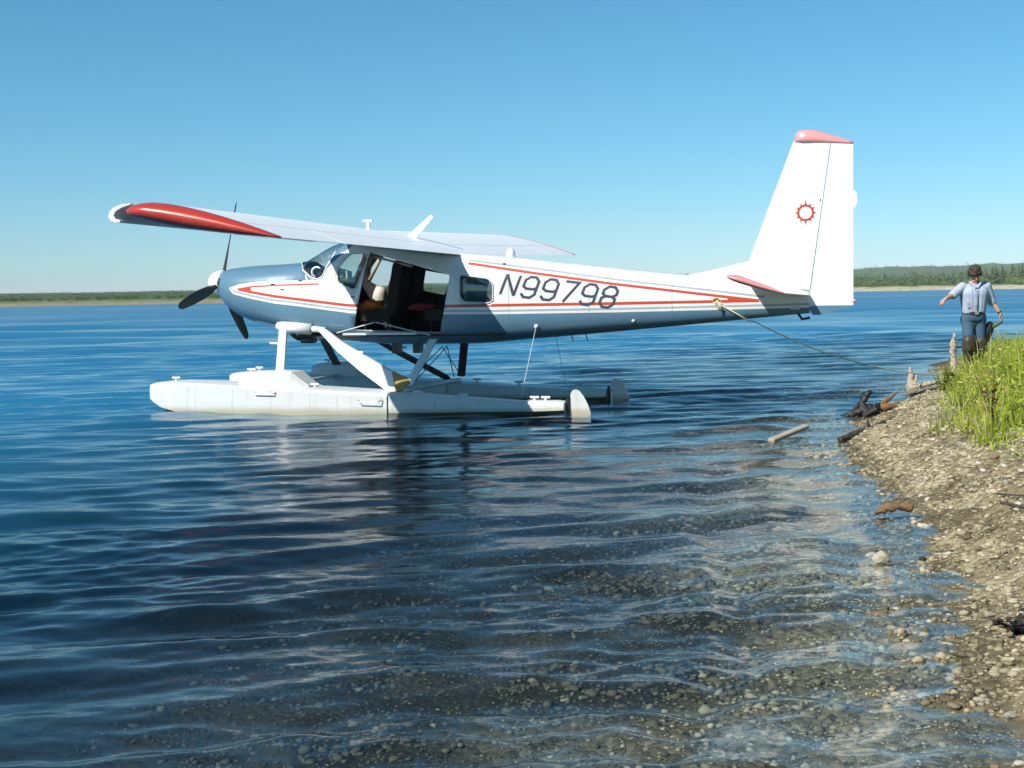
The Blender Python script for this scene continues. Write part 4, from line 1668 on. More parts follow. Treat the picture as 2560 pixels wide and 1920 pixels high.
rad *= np.clip(1.0 + 0.35 * N1(xx * 1.5, yy * 1.5 + 4), 0.5, 1.6)
rad = np.clip(rad, 0.004, 0.030)
q = g.normal(0, 1, (n, 12, 3)) * 0.16
sc = np.stack([g.uniform(0.8, 1.5, n), g.uniform(0.7, 1.1, n), g.uniform(0.35, 0.75, n)], -1)
P = (ICO_V[None] + q) * sc[:, None, :]
a = g.uniform(0, 6.28, n)
ca, sa = np.cos(a), np.sin(a)
P = np.stack([P[..., 0] * ca[:, None] - P[..., 1] * sa[:, None], P[..., 0] * sa[:, None] + P[..., 1] * ca[:, None], P[..., 2]], -1) * rad[:, None, None]
zz = height(xx, yy)
P += np.stack([xx, yy, zz + rad * 0.12], -1)[:, None, :]
Fq = (ICO_F[None] + (np.arange(n) * 12)[:, None, None]).reshape(-1, 3)
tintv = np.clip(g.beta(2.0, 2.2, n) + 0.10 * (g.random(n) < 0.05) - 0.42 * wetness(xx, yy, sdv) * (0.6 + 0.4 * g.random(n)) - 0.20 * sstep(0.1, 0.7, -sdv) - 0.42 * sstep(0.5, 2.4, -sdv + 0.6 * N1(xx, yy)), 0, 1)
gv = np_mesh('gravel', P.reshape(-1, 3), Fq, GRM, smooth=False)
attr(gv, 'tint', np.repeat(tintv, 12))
tag(gv, 'tan and grey gravel covering the beach and shallows', kind='stuff')


def stone_mesh(seed, sz, amp=0.18):
    gg = np.random.default_rng(seed)
    bm = bmesh.new()
    bmesh.ops.create_icosphere(bm, subdivisions=2, radius=1.0)
    w = Waves(8, 0.8, 2.5, seed)
    for v in bm.verts:
        p = v.co.copy()
        k = 1 + amp * float(w(np.array([p.x + 0.6 * p.z]), np.array([p.y - 0.8 * p.z]))[0])
        v.co = Vector((p.x * sz[0] * k, p.y * sz[1] * k, p.z * sz[2] * k))
    return bm


STONEM = [simple('stone_%s' % nme, c, 0.8, 0.15, 14, bump=0.4, bscale=50) for nme, c in (('tan', (0.42, 0.36, 0.25)), ('grey', (0.33, 0.31, 0.25)), ('brown', (0.24, 0.17, 0.10)), ('pale', (0.58, 0.53, 0.42)))]
smeshes = []
for k in range(8):
    o = bm_obj('stone', stone_mesh(300 + k, (1.0, 0.75, 0.5)), STONEM[k % 4], ground)
    smeshes.append(o)
cnt = 0
tries = 0
while cnt < 230 and tries < 5000:
    tries += 1
    y = math.exp(random.uniform(math.log(4.2), math.log(17)))
    x = float(np.interp(y, SHORE[5:17, 1], SHORE[5:17, 0])) + random.uniform(-3.2, 1.4)
    if abs(math.atan2(x, y)) > 0.40:
        continue
    if shore_dist(np.array([x]), np.array([y]))[0] < -0.35:
        continue
    o = smeshes[cnt] if cnt < 8 else smeshes[cnt % 8].copy()
    if cnt >= 8:
        COL.objects.link(o)
        o.parent = ground
    r = random.uniform(0.016, 0.036) * (0.9 if y < 8 else 1.15)
    o.location = (x, y, H1(x, y) + r * 0.15)
    o.scale = (r, r, r)
    o.rotation_euler = (random.uniform(-0.3, 0.3), random.uniform(-0.3, 0.3), random.uniform(0, 6.28))
    cnt += 1

# ------------------------------------------------------------------ driftwood, stake, rope
WOOD = simple('weathered_wood', (0.46, 0.39, 0.29), 0.85, 0.14, 10, bump=0.5, bscale=60)
PALEWOOD = simple('pale_wood', (0.62, 0.55, 0.45), 0.8, 0.08, 8, bump=0.4, bscale=50)
CHAR = simple('charred_wood', (0.012, 0.011, 0.010), 0.55, 0.1, 10, bump=0.6, bscale=30)
BROWNWOOD = simple('brown_wood', (0.20, 0.115, 0.05), 0.8, 0.15, 12, bump=0.5, bscale=40)
WETWOOD = simple('wet_wood', (0.055, 0.042, 0.03), 0.6, 0.15, 12, bump=0.5, bscale=40)


def branch(bm, pts, rad, n=9, seed=1, jit=0.18):
    gg = np.random.default_rng(seed)
    pts = [Vector(p) for p in pts]
    # resample smoothly
    out, rr = [], []
    m = len(pts)
    for i in range(m - 1):
        for k in range(4):
            t = k / 4
            p0, p1, p2, p3 = pts[max(i - 1, 0)], pts[i], pts[i + 1], pts[min(i + 2, m - 1)]
            q = 0.5 * ((2 * p1) + (p2 - p0) * t + (2 * p0 - 5 * p1 + 4 * p2 - p3) * t * t + (3 * p1 - p0 - 3 * p2 + p3) * t ** 3)
            out.append(q)
            rr.append(lerp(rad[i], rad[i + 1], t))
    out.append(pts[-1])
    rr.append(rad[-1])
    tube(bm, out, [max(0.003, r_ * (1 + jit * gg.normal())) for r_ in rr], n)


def fuse_wood(name, bm, mat, seed, voxel=0.011, amp=0.010):
    o = bm_obj(name, bm, mat, None, smooth=True)
    m = o.modifiers.new('fuse', 'REMESH')
    m.mode = 'VOXEL'
    m.voxel_size = voxel
    apply_mods(o)
    me = o.data
    me.materials.clear()
    me.materials.append(mat)
    n = len(me.vertices)
    co = np.empty(n * 3)
    me.vertices.foreach_get('co', co)
    co = co.reshape(-1, 3)
    no = np.empty(n * 3)
    me.vertices.foreach_get('normal', no)
    no = no.reshape(-1, 3)
    w1, w2 = Waves(10, 0.05, 0.15, seed), Waves(10, 0.02, 0.05, seed + 1)
    d = amp * w1(co[:, 0] + 0.7 * co[:, 2], co[:, 1] - 0.6 * co[:, 2]) + amp * 0.45 * w2(co[:, 0] * 0.6 + co[:, 2], co[:, 1] + 0.3 * co[:, 2])
    co = co + no * d[:, None]
    me.vertices.foreach_set('co', co.ravel())
    me.update()
    me.shade_smooth()
    return o


def wood(name, parts, mat, label, cat, seed=1, group=None):
    bm = bmesh.new()
    rmin = 1.0
    for k, (pts, rad) in enumerate(parts):
        branch(bm, pts, rad, seed=seed + k, jit=0.05)
        rmin = min(rmin, min(rad))
    if rmin < 0.010:
        o = bm_obj(name, bm, mat, None, smooth=True)
    else:
        o = fuse_wood(name, bm, mat, seed, min(0.011, rmin * 0.5), min(0.010, rmin * 0.35))
    tag(o, label, cat, group)
    return o


# charred snag at the water's edge
zb = 0.0
bm = bmesh.new()
branch(bm, [(3.98, 17.15, -0.03), (4.14, 17.10, 0.01), (4.28, 17.08, 0.06), (4.42, 17.1, 0.13)], [0.018, 0.035, 0.055, 0.03], 9, 3)
branch(bm, [(4.22, 17.12, 0.03), (4.31, 17.14, 0.17), (4.37, 17.16, 0.27), (4.43, 17.16, 0.285)], [0.038, 0.048, 0.036, 0.016], 9, 4)
branch(bm, [(4.28, 17.0, 0.0), (4.42, 17.0, 0.08), (4.47, 17.05, 0.15)], [0.03, 0.062, 0.03], 9, 5)
branch(bm, [(4.10, 17.1, 0.01), (4.22, 17.1, 0.11), (4.26, 17.1, 0.14)], [0.016, 0.028, 0.012], 9, 6)
tag(fuse_wood('charred_snag', bm, CHAR, 77, 0.013, 0.010), 'black charred log snag standing where the gravel meets the water', 'driftwood')
wood('driftwood_root', [([(4.52, 17.25, 0.05), (4.60, 17.3, 0.14), (4.70, 17.35, 0.20), (4.80, 17.4, 0.26)], [0.045, 0.036, 0.024, 0.011]), ([(4.5, 17.2, 0.03), (4.60, 17.15, 0.10), (4.74, 17.2, 0.08)], [0.05, 0.05, 0.03])], BROWNWOOD,
     'curved brown driftwood root just right of the black snag', 'driftwood', 20)
wood('tree_stump', [([(6.20, 21.6, -0.10), (6.20, 21.6, 0.04), (6.19, 21.6, 0.11)], [0.12, 0.10, 0.06]),
                    ([(6.15, 21.58, 0.02), (6.17, 21.6, 0.17), (6.15, 21.6, 0.33)], [0.055, 0.045, 0.012]), ([(6.22, 21.6, 0.04), (6.24, 21.6, 0.13), (6.27, 21.62, 0.20)], [0.05, 0.035, 0.012]),
                    ([(6.10, 21.5, -0.02), (6.32, 21.55, 0.04), (6.56, 21.6, 0.08)], [0.03, 0.04, 0.028])], WOOD,
     'splintered grey stump standing in the water beyond the gravel point', 'stump', 30)
wood('driftwood_log', [([(6.28, 19.6, 0.16), (6.55, 19.4, 0.21), (6.74, 19.1, 0.20), (6.86, 18.8, 0.19)], [0.07, 0.06, 0.055, 0.05]), ([(6.28, 19.62, 0.10), (6.32, 19.6, 0.26)], [0.05, 0.03])], PALEWOOD,
     'pale grey driftwood log sloping down into the edge of the grass', 'driftwood', 40)
wood('driftwood_pole', [([(4.35, 12.6, 0.19), (4.75, 12.85, 0.33), (5.0, 13.0, 0.38)], [0.022, 0.022, 0.018])], PALEWOOD, 'thin pale pole lying on the gravel below the grass', 'driftwood', 45)
wood('dead_branch', [([(7.15, 21.3, 0.10), (7.45, 21.9, 0.20), (7.75, 22.4, 0.30)], [0.045, 0.035, 0.02]), ([(7.3, 21.6, 0.14), (7.2, 21.9, 0.26)], [0.02, 0.01])], WOOD, 'bare grey branch on the bank by the foot of the wooden stake', 'driftwood', 50)
wood('wet_branch', [([(3.35, 14.3, 0.02), (3.6, 14.5, 0.06), (3.9, 14.75, 0.12), (4.1, 15.0, 0.16)], [0.03, 0.045, 0.035, 0.02]), ([(3.7, 14.55, 0.08), (3.72, 14.6, 0.2)], [0.03, 0.012])], WETWOOD, 'dark wet branch lying on the tip of the gravel point', 'driftwood', 55)
# floating board
bm = bmesh.new()
box(bm, -0.48, 0.50, -0.038, 0.040, -0.02, 0.022)
bev(bm, 0.008, 1)
fb = bm_obj('floating_board', bm, WOOD)
fb.location = (2.92, 14.75, 0.045)
fb.rotation_euler = (R(8), R(-3), R(58))
fb.scale = (1.05, 1, 1)
tag(fb, 'pale floating board in the water left of the gravel point', 'board')
wood('brown_chunk', [([(2.50, 9.62, 0.02), (2.60, 9.58, 0.07), (2.74, 9.55, 0.06)], [0.02, 0.035, 0.02])], BROWNWOOD, 'small reddish brown piece of wood at the waterline', 'driftwood', 60)
wood('twig', [([(3.02, 8.62, 0.24), (3.25, 8.35, 0.22), (3.55, 8.05, 0.28)], [0.010, 0.013, 0.012])], WETWOOD, 'long dark twig on the gravel at the right edge of the picture', 'twig', 65)
wood('small_twig', [([(3.10, 8.9, 0.25), (3.28, 8.6, 0.27), (3.40, 8.4, 0.28)], [0.005, 0.006, 0.004])], WETWOOD, 'thin short twig beside the long dark twig on the gravel', 'twig', 66)
o = bm_obj('boulder', stone_mesh(401, (0.052, 0.042, 0.036)), STONEM[0])
o.location = (2.13, 8.06, 0.012)
tag(o, 'cream coloured stone poking out of the shallow water near the beach', 'stone')
o = bm_obj('boulder', stone_mesh(402, (0.022, 0.02, 0.016)), CHAR)
o.location = (2.36, 8.02, 0.012)
tag(o, 'small black stone at the waterline beside the cream stone', 'stone')


# stake
bm = bmesh.new()
sx_, sy_ = 7.02, 22.2
zs = H1(sx_, sy_)
zb_ = max(zs, 0.0)
branch(bm, [(sx_, sy_, zb_ - 0.2), (sx_ + 0.005, sy_, zb_ + 0.20), (sx_ - 0.008, sy_, zb_ + 0.48), (sx_ + 0.008, sy_, zb_ + 0.66)], [0.046, 0.048, 0.046, 0.04], 12, 91, 0.04)
branch(bm, [(sx_ - 0.018, sy_, zb_ + 0.46), (sx_ - 0.016, sy_, zb_ + 0.60), (sx_ + 0.012, sy_, zb_ + 0.75)], [0.045, 0.044, 0.014], 12, 92, 0.04)
tag(fuse_wood('mooring_stake', bm, WOOD, 95, 0.009, 0.009), 'weathered wooden stake standing at the water beside the man', 'stake')

# mooring rope from the flank ring to the stake
A = pw(-7.285, fus_y(-7.272, 1.43) + 0.03, 1.40)
Bp = Vector((sx_ - 0.05, sy_, max(zs, 0) + 0.09))
ROPE = simple('rope_fibre', (0.84, 0.78, 0.56), 0.9, 0.08, 20)
# down the flank, under the tail boom, then in one long sag to the stake
wrap = [A]
for x_, z_ in ((-7.38, 1.345), (-7.50, 1.275), (-7.58, 1.228)):
    wrap.append(pw(x_, fus_y(x_, z_) + 0.016, z_))
wrap.append(pw(-7.66, 0.07, 1.160))
wrap.append(pw(-7.74, -0.08, 1.140))
Q = wrap[-1]
pts = list(wrap)
for k in range(1, 61):
    t = k / 60
    p = Q.lerp(Bp, t)
    p.z -= 0.20 * 4 * t * (1 - t) * (0.75 + 0.25 * (1 - t))
    p.z = max(p.z, 0.012)
    pts.append(p)
bm = bmesh.new()
tube(bm, pts, 0.0095, 6)
rope = bm_obj('mooring_rope', bm, ROPE, None, smooth=True)
tag(rope, 'yellowish mooring rope sagging from the aircraft flank to the stake', 'rope')
bm = bmesh.new()
tube(bm, [Vector((sx_ + 0.066 * math.cos(a), sy_ + 0.064 * math.sin(a), Bp.z - 0.04 + 0.0026 * a)) for a in np.linspace(0, 10 * math.pi, 61)], 0.010, 5)
bm_obj('stake_coil', bm, ROPE, rope, smooth=True)
bm = bmesh.new()
tube(bm, [A + Vector((0.03, -0.01, -0.10)), A + Vector((0.05, -0.03, -0.04)), A + Vector((0.0, -0.02, 0.03)), A + Vector((-0.04, -0.02, 0.0)), A + Vector((0.0, -0.03, -0.03)), A + Vector((0.04, -0.02, 0.02)), A + Vector((0.01, -0.03, -0.08))], 0.011, 6)
bm_obj('knot', bm, ROPE, rope, smooth=True)

# ------------------------------------------------------------------ grass and herbs on the bank
GRASS = NT('grass')
_t = GRASS.n('ShaderNodeAttribute', attribute_name='tint').outputs['Fac']
_col = GRASS.ramp(_t, [(0.0, (0.13, 0.18, 0.02)), (0.4, (0.30, 0.36, 0.045)), (0.75, (0.46, 0.51, 0.085)), (1.0, (0.62, 0.60, 0.22))])
_d = GRASS.n('ShaderNodeBsdfDiffuse')
_tr = GRASS.n('ShaderNodeBsdfTranslucent')
GRASS.l(_col, _d.inputs[0])
GRASS.l(_col, _tr.inputs[0])
_m = GRASS.n('ShaderNodeMixShader')
_m.inputs[0].default_value = 0.35
GRASS.l(_d.outputs[0], _m.inputs[1])
GRASS.l(_tr.outputs[0], _m.inputs[2])
GRASS.l(_m.outputs[0], GRASS.out.inputs['Surface'])
GRASSM = GRASS.m


def blades(n, xr, yr, seed, hmin, hmax, wmin, wmax, smin, dens, lean=0.45, tint0=0.15, tint1=0.75):
    g = np.random.default_rng(seed)
    x = g.uniform(*xr, n)
    y = g.uniform(*yr, n)
    s = shore_dist(x, y) + 0.35 * N1(x, y) * 0.5
    th = np.interp(y, [4, 8, 10, 12, 15, 17, 21, 24, 28], [1.6, 1.5, 1.0, 0.85, 1.0, 0.8, 0.5, 0.45, 0.4])
    k = (s > th + smin) & (np.abs(np.arctan2(x, y)) < 0.6)
    x, y, s, th = x[k], y[k], s[k], th[k]
    cl = 0.5 + 0.5 * np.tanh(1.5 * N2(x * 0.5, y * 0.5) + dens)
    k = g.random(len(x)) < cl
    x, y, s, th = x[k], y[k], s[k], th[k]
    m = len(x)
    z = height(x, y) - 0.02
    ramp_ = 0.55 + 0.45 * np.clip((s - th) / 0.6, 0, 1)
    h = g.uniform(hmin, hmax, m) * ramp_ * (0.8 + 0.25 * N1(x * 1.3, y * 1.3))
    h = np.maximum(h, 0.05)
    w = g.uniform(wmin, wmax, m)
    a = g.uniform(0, 6.28, m)
    ln = np.abs(g.normal(0, lean, m)) * h
    la = g.uniform(0, 6.28, m)
    dx, dy = np.cos(a), np.sin(a)
    lx, ly = np.cos(la) * ln, np.sin(la) * ln
    B = np.stack([x, y, z], -1)
    W_ = np.stack([dx * w, dy * w, 0 * w], -1)
    M = B + np.stack([lx * 0.35, ly * 0.35, h * 0.6], -1)
    T = B + np.stack([lx, ly, h * (1 - 0.25 * np.minimum(1, ln / h))], -1)
    V = np.stack([B - W_, B + W_, M + W_ * 0.8, M - W_ * 0.8, T], 1).reshape(-1, 3)
    i = np.arange(m)[:, None] * 5
    F = np.concatenate([i + [[0, 1, 2]], i + [[0, 2, 3]], i + [[3, 2, 4]]], 0)
    tn = np.clip(g.uniform(tint0, tint1, m) + 0.15 * N2(x, y), 0, 1)
    tv = np.stack([tn * 0.75, tn * 0.75, tn, tn, np.minimum(1, tn * 1.15)], 1).ravel()
    return V, F, tv


parts = [blades(95000, (3, 13), (6, 30), 1, 0.14, 0.50, 0.0028, 0.0065, 0.0, 0.8, 0.42),
         blades(5000, (3, 12), (6, 28), 4, 0.10, 0.30, 0.003, 0.006, -0.35, -0.6, 0.9, 0.2, 0.7),
         blades(5000, (3, 12), (8, 28), 5, 0.30, 0.62, 0.0025, 0.005, 0.1, 0.0, 0.5, 0.95, 1.0),
         blades(26000, (3, 12), (8, 28), 2, 0.10, 0.42, 0.006, 0.013, 0.0, 0.3, 1.1, 0.25, 0.9),
         blades(9000, (3, 12), (8, 28), 3, 0.35, 0.72, 0.003, 0.006, 0.15, -0.4, 0.35, 0.45, 1.0)]
Vs, Fs, Ts_ = [], [], []
o_ = 0
for V, F, tv in parts:
    Vs.append(V)
    Fs.append(F + o_)
    Ts_.append(tv)
    o_ += len(V)
# small leaves of the herbs among the grass
gl_ = np.random.default_rng(44)
n = 60000
x = gl_.uniform(3, 12, n)
y = gl_.uniform(8, 27, n)
sv = shore_dist(x, y)
th = np.interp(y, [4, 8, 10, 12, 15, 17, 21, 24, 28], [1.6, 1.5, 1.0, 0.85, 1.0, 0.8, 0.5, 0.45, 0.4])
k = (sv > th + 0.12 * N2(x, y)) & (np.arctan2(x, y) < 0.6) & (gl_.random(n) < 0.5 + 0.5 * np.tanh(1.4 * N2(x * 0.45 + 2, y * 0.45)))
x, y, sv, th = x[k], y[k], sv[k], th[k]
m = len(x)
hh = (0.30 + 0.12 * N1(x * 1.3, y * 1.3)) * (0.4 + 0.6 * np.clip((sv - th) / 0.5, 0, 1))
z = height(x, y) + np.maximum(0.02, hh * gl_.random(m) ** 0.6)
d = gl_.normal(0, 1, (m, 3)) * [1, 1, 0.5]
d /= np.linalg.norm(d, axis=1, keepdims=True)
e = np.cross(d, gl_.normal(0, 1, (m, 3)))
e /= np.linalg.norm(e, axis=1, keepdims=True)
L = gl_.uniform(0.012, 0.034, m)[:, None]
C = np.stack([x, y, z], -1)
V = np.stack([C - d * L, C + e * L * 0.4, C + d * L, C - e * L * 0.4], 1).reshape(-1, 3)
i = np.arange(m)[:, None] * 4
Vs.append(V)
Fs.append(np.concatenate([i + [[0, 1, 2]], i + [[0, 2, 3]]], 0) + o_)
Ts_.append(np.repeat(np.clip(gl_.uniform(0.2, 0.95, m) + 0.12 * N2(x, y), 0, 1), 4))
gm = np_mesh('grass', np.vstack(Vs), np.vstack(Fs), GRASSM, smooth=False)
attr(gm, 'tint', np.concatenate(Ts_))
tag(gm, 'bright yellow green grass and herbs on the bank', kind='stuff')


def leaf_plant(name, x, y, h, n, mat, label, seed, spread=0.35, cat='plant', leaf=0.08, stem=True):
    g = np.random.default_rng(seed)
    root = empty(name, (x, y, H1(x, y)))
    T, C = [], []
    stems = []
    for s in range(max(2, n // 9)):
        a = g.uniform(0, 6.28)
        tipp = np.array([math.cos(a) * spread * g.uniform(0.2, 1), math.sin(a) * spread * g.uniform(0.2, 1), h * g.uniform(0.7, 1)])
        stems.append(tipp)
        for k in range(9):
            t = g.uniform(0.25, 1)
            p = tipp * [t ** 1.3, t ** 1.3, t]
            b = g.uniform(0, 6.28)
            d = np.array([math.cos(b), math.sin(b), g.uniform(-0.2, 0.5)])
            e = np.array([-math.sin(b), math.cos(b), 0]) * leaf * 0.28
            L = leaf * g.uniform(0.6, 1.2)
            T += [[p, p + d * L * 0.5 + e, p + d * L], [p, p + d * L, p + d * L * 0.5 - e]]
            tt = g.uniform(0.2, 0.9)
            C += [tt, tt]
    f = tri_mesh('foliage', np.array(T), np.array(C), mat)
    f.parent = root
    bm = bmesh.new()
    for tp in stems:
        tube(bm, [(0, 0, -0.03), tuple(tp * [0.35, 0.35, 0.5]), tuple(tp)], [0.006, 0.005, 0.002], 5)
    bm_obj('stems', bm, GRASSM if mat is GRASSM else BARK, root)
    tag(root, label, cat)
    return root


RUST = simple('rusty_leaves', (0.42, 0.17, 0.075), 0.8, 0.15, 20)
leaf_plant('reddish_plant', 4.15, 12.1, 0.50, 60, RUST, 'low plant with rusty orange leaves at the edge of the green grass', 11, 0.16, leaf=0.10)
leaf_plant('leafy_herb', 4.1, 10.6, 0.42, 160, GRASSM, 'broad leafy green herb at the front corner of the grass', 12, 0.35, leaf=0.11)
leaf_plant('tall_herb', 6.6, 17.6, 1.02, 90, GRASSM, 'tall seeding herb rising above the grass at the right edge', 13, 0.22, leaf=0.08)
leaf_plant('feathery_plant', 5.3, 17.2, 0.42, 130, GRASSM, 'feathery bluish green plant at the left corner of the grass', 14, 0.30, leaf=0.09)
leaf_plant('dark_weed', 2.20, 5.98, 0.09, 110, simple('wet_weed', (0.03, 0.022, 0.012), 0.7, 0.15, 20), 'dark clump of wet weed on the gravel at the right edge of the picture', 15, 0.20, leaf=0.06, cat='weed')

# ------------------------------------------------------------------ the man on the bank
SKIN = simple('skin', (0.52, 0.27, 0.17), 0.55, 0.06, 12)
HAIR = simple('hair', (0.045, 0.025, 0.014), 0.6, 0.2, 30, bump=0.6, bscale=70)
SHIRT = simple('blue_grey_shirt', (0.42, 0.47, 0.60), 0.85, 0.08, 9, bump=0.35, bscale=25)
JEANS = simple('denim', (0.055, 0.12, 0.185), 0.9, 0.12, 9, bump=0.4, bscale=40)
WADER = simple('rubber_wader', (0.055, 0.042, 0.022), 0.55, 0.25, 14, bump=0.3)
LEATHER = simple('belt_leather', (0.02, 0.016, 0.013), 0.5, 0.1, 10)


def capsule(bm, a, b, ra, rb, n=14):
    a, b = Vector(a), Vector(b)
    d = (b - a)
    L = d.length
    d = d / L
    u, w = frame(d)
    rings = []
    for k in range(1, 6):
        t = math.pi / 2 * (1 - k / 5)
        rings.append((a - d * ra * math.sin(t), ra * math.cos(t)))
    for k in range(0, 5):
        t = math.pi / 2 * k / 5
        rings.append((b + d * rb * math.sin(t), rb * math.cos(t)))
    loft(bm, [[c + (u * math.cos(2 * math.pi * i / n) + w * math.sin(2 * math.pi * i / n)) * max(r_, 0.0004) for i in range(n)] for c, r_ in rings])


def ell(bm, c, s, rot=None, sub=3):
    m = Matrix.Translation(c) @ (rot or Matrix.Identity(4)) @ Matrix.Diagonal((s[0], s[1], s[2], 1))
    bmesh.ops.create_icosphere(bm, subdivisions=sub, radius=1.0, matrix=m)


def fuse(name, bm, mat, parent, voxel=0.009, smooth_it=6):
    bmesh.ops.recalc_face_normals(bm, faces=bm.faces)
    o = bm_obj(name, bm, mat, parent, smooth=True, recalc=False)
    r_ = o.modifiers.new('fuse', 'REMESH')
    r_.mode = 'VOXEL'
    r_.voxel_size = voxel
    r_.use_smooth_shade = True
    if smooth_it:
        s_ = o.modifiers.new('soft', 'SMOOTH')
        s_.iterations = smooth_it
        s_.factor = 0.5
    apply_mods(o)
    o.data.materials.clear()
    o.data.materials.append(mat)
    o.data.shade_smooth()
    return o


PX_, PY_ = 6.94, 21.0
man = empty('person', (PX_, PY_, H1(PX_, PY_) - 0.01))
MZ = 1.846 - man.location.z        # top of the head above the feet
K = MZ / 1.76
tag(man, 'dark-haired man in blue-grey shirt and jeans walking down the grassy bank, head bowed', 'person')
J = dict(pel=(0.0, 0.02, 0.97), wai=(0.0, 0.0, 1.10), che=(0.005, -0.01, 1.34), nek=(0.0, -0.02, 1.50), nk2=(-0.004, -0.05, 1.57), hd=(-0.008, -0.075, 1.645),
         shl=(-0.185, -0.01, 1.445), shr=(0.195, 0.0, 1.455), ell=(-0.36, -0.10, 1.325), elr=(0.30, 0.05, 1.205),
         wrl=(-0.505, -0.24, 1.275), wrr=(0.405, -0.02, 1.025),
         hil=(-0.09, 0.02, 0.93), hir=(0.09, 0.02, 0.93), knl=(-0.105, -0.08, 0.52), knr=(0.115, 0.02, 0.50), anl=(-0.10, 0.0, 0.09), anr=(0.12, 0.12, 0.10))
V3 = lambda k: Vector(J[k])


def hand(bm, wr, d, up, size=1.0):
    """palm and five bent fingers; d = direction of the hand, up = back of the hand"""
    d, up = Vector(d).normalized(), Vector(up).normalized()
    s = d.cross(up).normalized()
    w = Vector(wr)
    pc = w + d * 0.05 * size
    capsule(bm, w, w + d * 0.03, 0.026, 0.026, 10)
    for k in (-1, 0, 1):
        capsule(bm, w + d * 0.02 + s * 0.014 * k, w + d * 0.085 + s * 0.022 * k, 0.016, 0.015, 10)
    for k, (off, L) in enumerate(((-0.031, 0.062), (-0.011, 0.076), (0.010, 0.080), (0.030, 0.072))):
        p0 = w + d * 0.085 + s * off
        d1 = (d * 0.85 - up * 0.5).normalized()
        d2 = (d * 0.35 - up * 0.95).normalized()
        p1 = p0 + d1 * L * 0.55
        p2 = p1 + d2 * L * 0.5
        capsule(bm, p0, p1, 0.0095, 0.0088, 8)
        capsule(bm, p1, p2, 0.0088, 0.0075, 8)
    t0 = w + d * 0.025 + s * 0.03
    t1 = t0 + (d * 0.6 + s * 0.6 - up * 0.3).normalized() * 0.045
    t2 = t1 + (d * 0.8 - up * 0.5).normalized() * 0.032
    capsule(bm, t0, t1, 0.013, 0.011, 8)
    capsule(bm, t1, t2, 0.011, 0.009, 8)


bm = bmesh.new()
headrot = Matrix.Rotation(R(44), 4, 'X') @ Matrix.Rotation(R(-10), 4, 'Y')
# trunk
capsule(bm, J['pel'], J['che'], 0.125, 0.135)
capsule(bm, (-0.10, 0, 1.38), (0.10, 0, 1.39), 0.085, 0.085)
capsule(bm, J['nek'], J['nk2'], 0.062, 0.056)
capsule(bm, (0, -0.01, 1.42), J['nek'], 0.09, 0.06)
# head with face, bowed forward
hc = V3('hd')
ell(bm, hc, (0.077, 0.092, 0.108), headrot)
hp = lambda x, y, z: hc + headrot @ Vector((x, y, z))
ell(bm, hp(0, -0.028, -0.062), (0.056, 0.062, 0.058), headrot)
ell(bm, hp(0, -0.065, -0.088), (0.026, 0.024, 0.02), headrot)
capsule(bm, hp(0, -0.088, 0.012), hp(0, -0.108, -0.030), 0.010, 0.015, 8)
capsule(bm, hp(-0.04, -0.078, 0.024), hp(0.04, -0.078, 0.024), 0.014, 0.014, 8)
capsule(bm, hp(-0.018, -0.088, -0.060), hp(0.018, -0.088, -0.060), 0.009, 0.009, 8)
for sx in (-1, 1):
    ell(bm, hp(sx * 0.078, 0.004, -0.01), (0.012, 0.022, 0.034), headrot, 2)
# arms
capsule(bm, J['shl'], J['ell'], 0.058, 0.044)
capsule(bm, J['ell'], J['wrl'], 0.043, 0.029)
capsule(bm, J['shr'], J['elr'], 0.058, 0.044)
capsule(bm, J['elr'], J['wrr'], 0.043, 0.029)
hand(bm, J['wrl'], (-0.75, -0.35, -0.45), (-0.45, -0.35, 0.75), 1.0)
hand(bm, J['wrr'], (0.30, -0.15, -0.95), (0.85, -0.4, 0.25), 1.0)
# legs
for s in 'lr':
    capsule(bm, J['hi' + s], J['kn' + s], 0.088, 0.058)
    capsule(bm, J['kn' + s], J['an' + s], 0.056, 0.040)
    a = V3('an' + s)
    capsule(bm, a + Vector((0, 0.03, -0.035)), a + Vector((0, -0.14, -0.05)), 0.04, 0.035)
body = fuse('body', bm, SKIN, man, 0.0065, 3)
for sx in (-1, 1):
    bm = bmesh.new()
    ell(bm, hp(sx * 0.031, -0.086, 0.006), (0.012, 0.008, 0.009), headrot, 2)
    bm_obj('eye', bm, LEATHER, man, smooth=True)
bm = bmesh.new()
ell(bm, hp(0, 0.020, 0.034), (0.096, 0.102, 0.106), headrot)
ell(bm, hp(0, 0.055, -0.03), (0.085, 0.07, 0.09), headrot)
for k in range(46):
    a = random.uniform(-2.6, 2.6)
    b = random.uniform(-0.1, 1.2)
    v = Vector((math.sin(a) * math.cos(b), math.cos(a) * math.cos(b), math.sin(b)))
    ell(bm, hp(v.x * 0.094, 0.015 + v.y * 0.098, 0.022 + v.z * 0.112), (0.026, 0.026, 0.020), headrot, 2)
for k in range(9):
    ell(bm, hp(-0.072 + 0.018 * k, -0.078 + 0.012 * abs(k - 4) * 0.5, 0.055 - 0.014 * (k % 3)), (0.020, 0.02, 0.030), headrot, 2)
fuse('hair', bm, HAIR, man, 0.007, 1)
# beard shadow
bm = bmesh.new()
ell(bm, hp(0, -0.036, -0.082), (0.054, 0.060, 0.042), headrot)
fuse('beard', bm, HAIR, man, 0.008, 2)

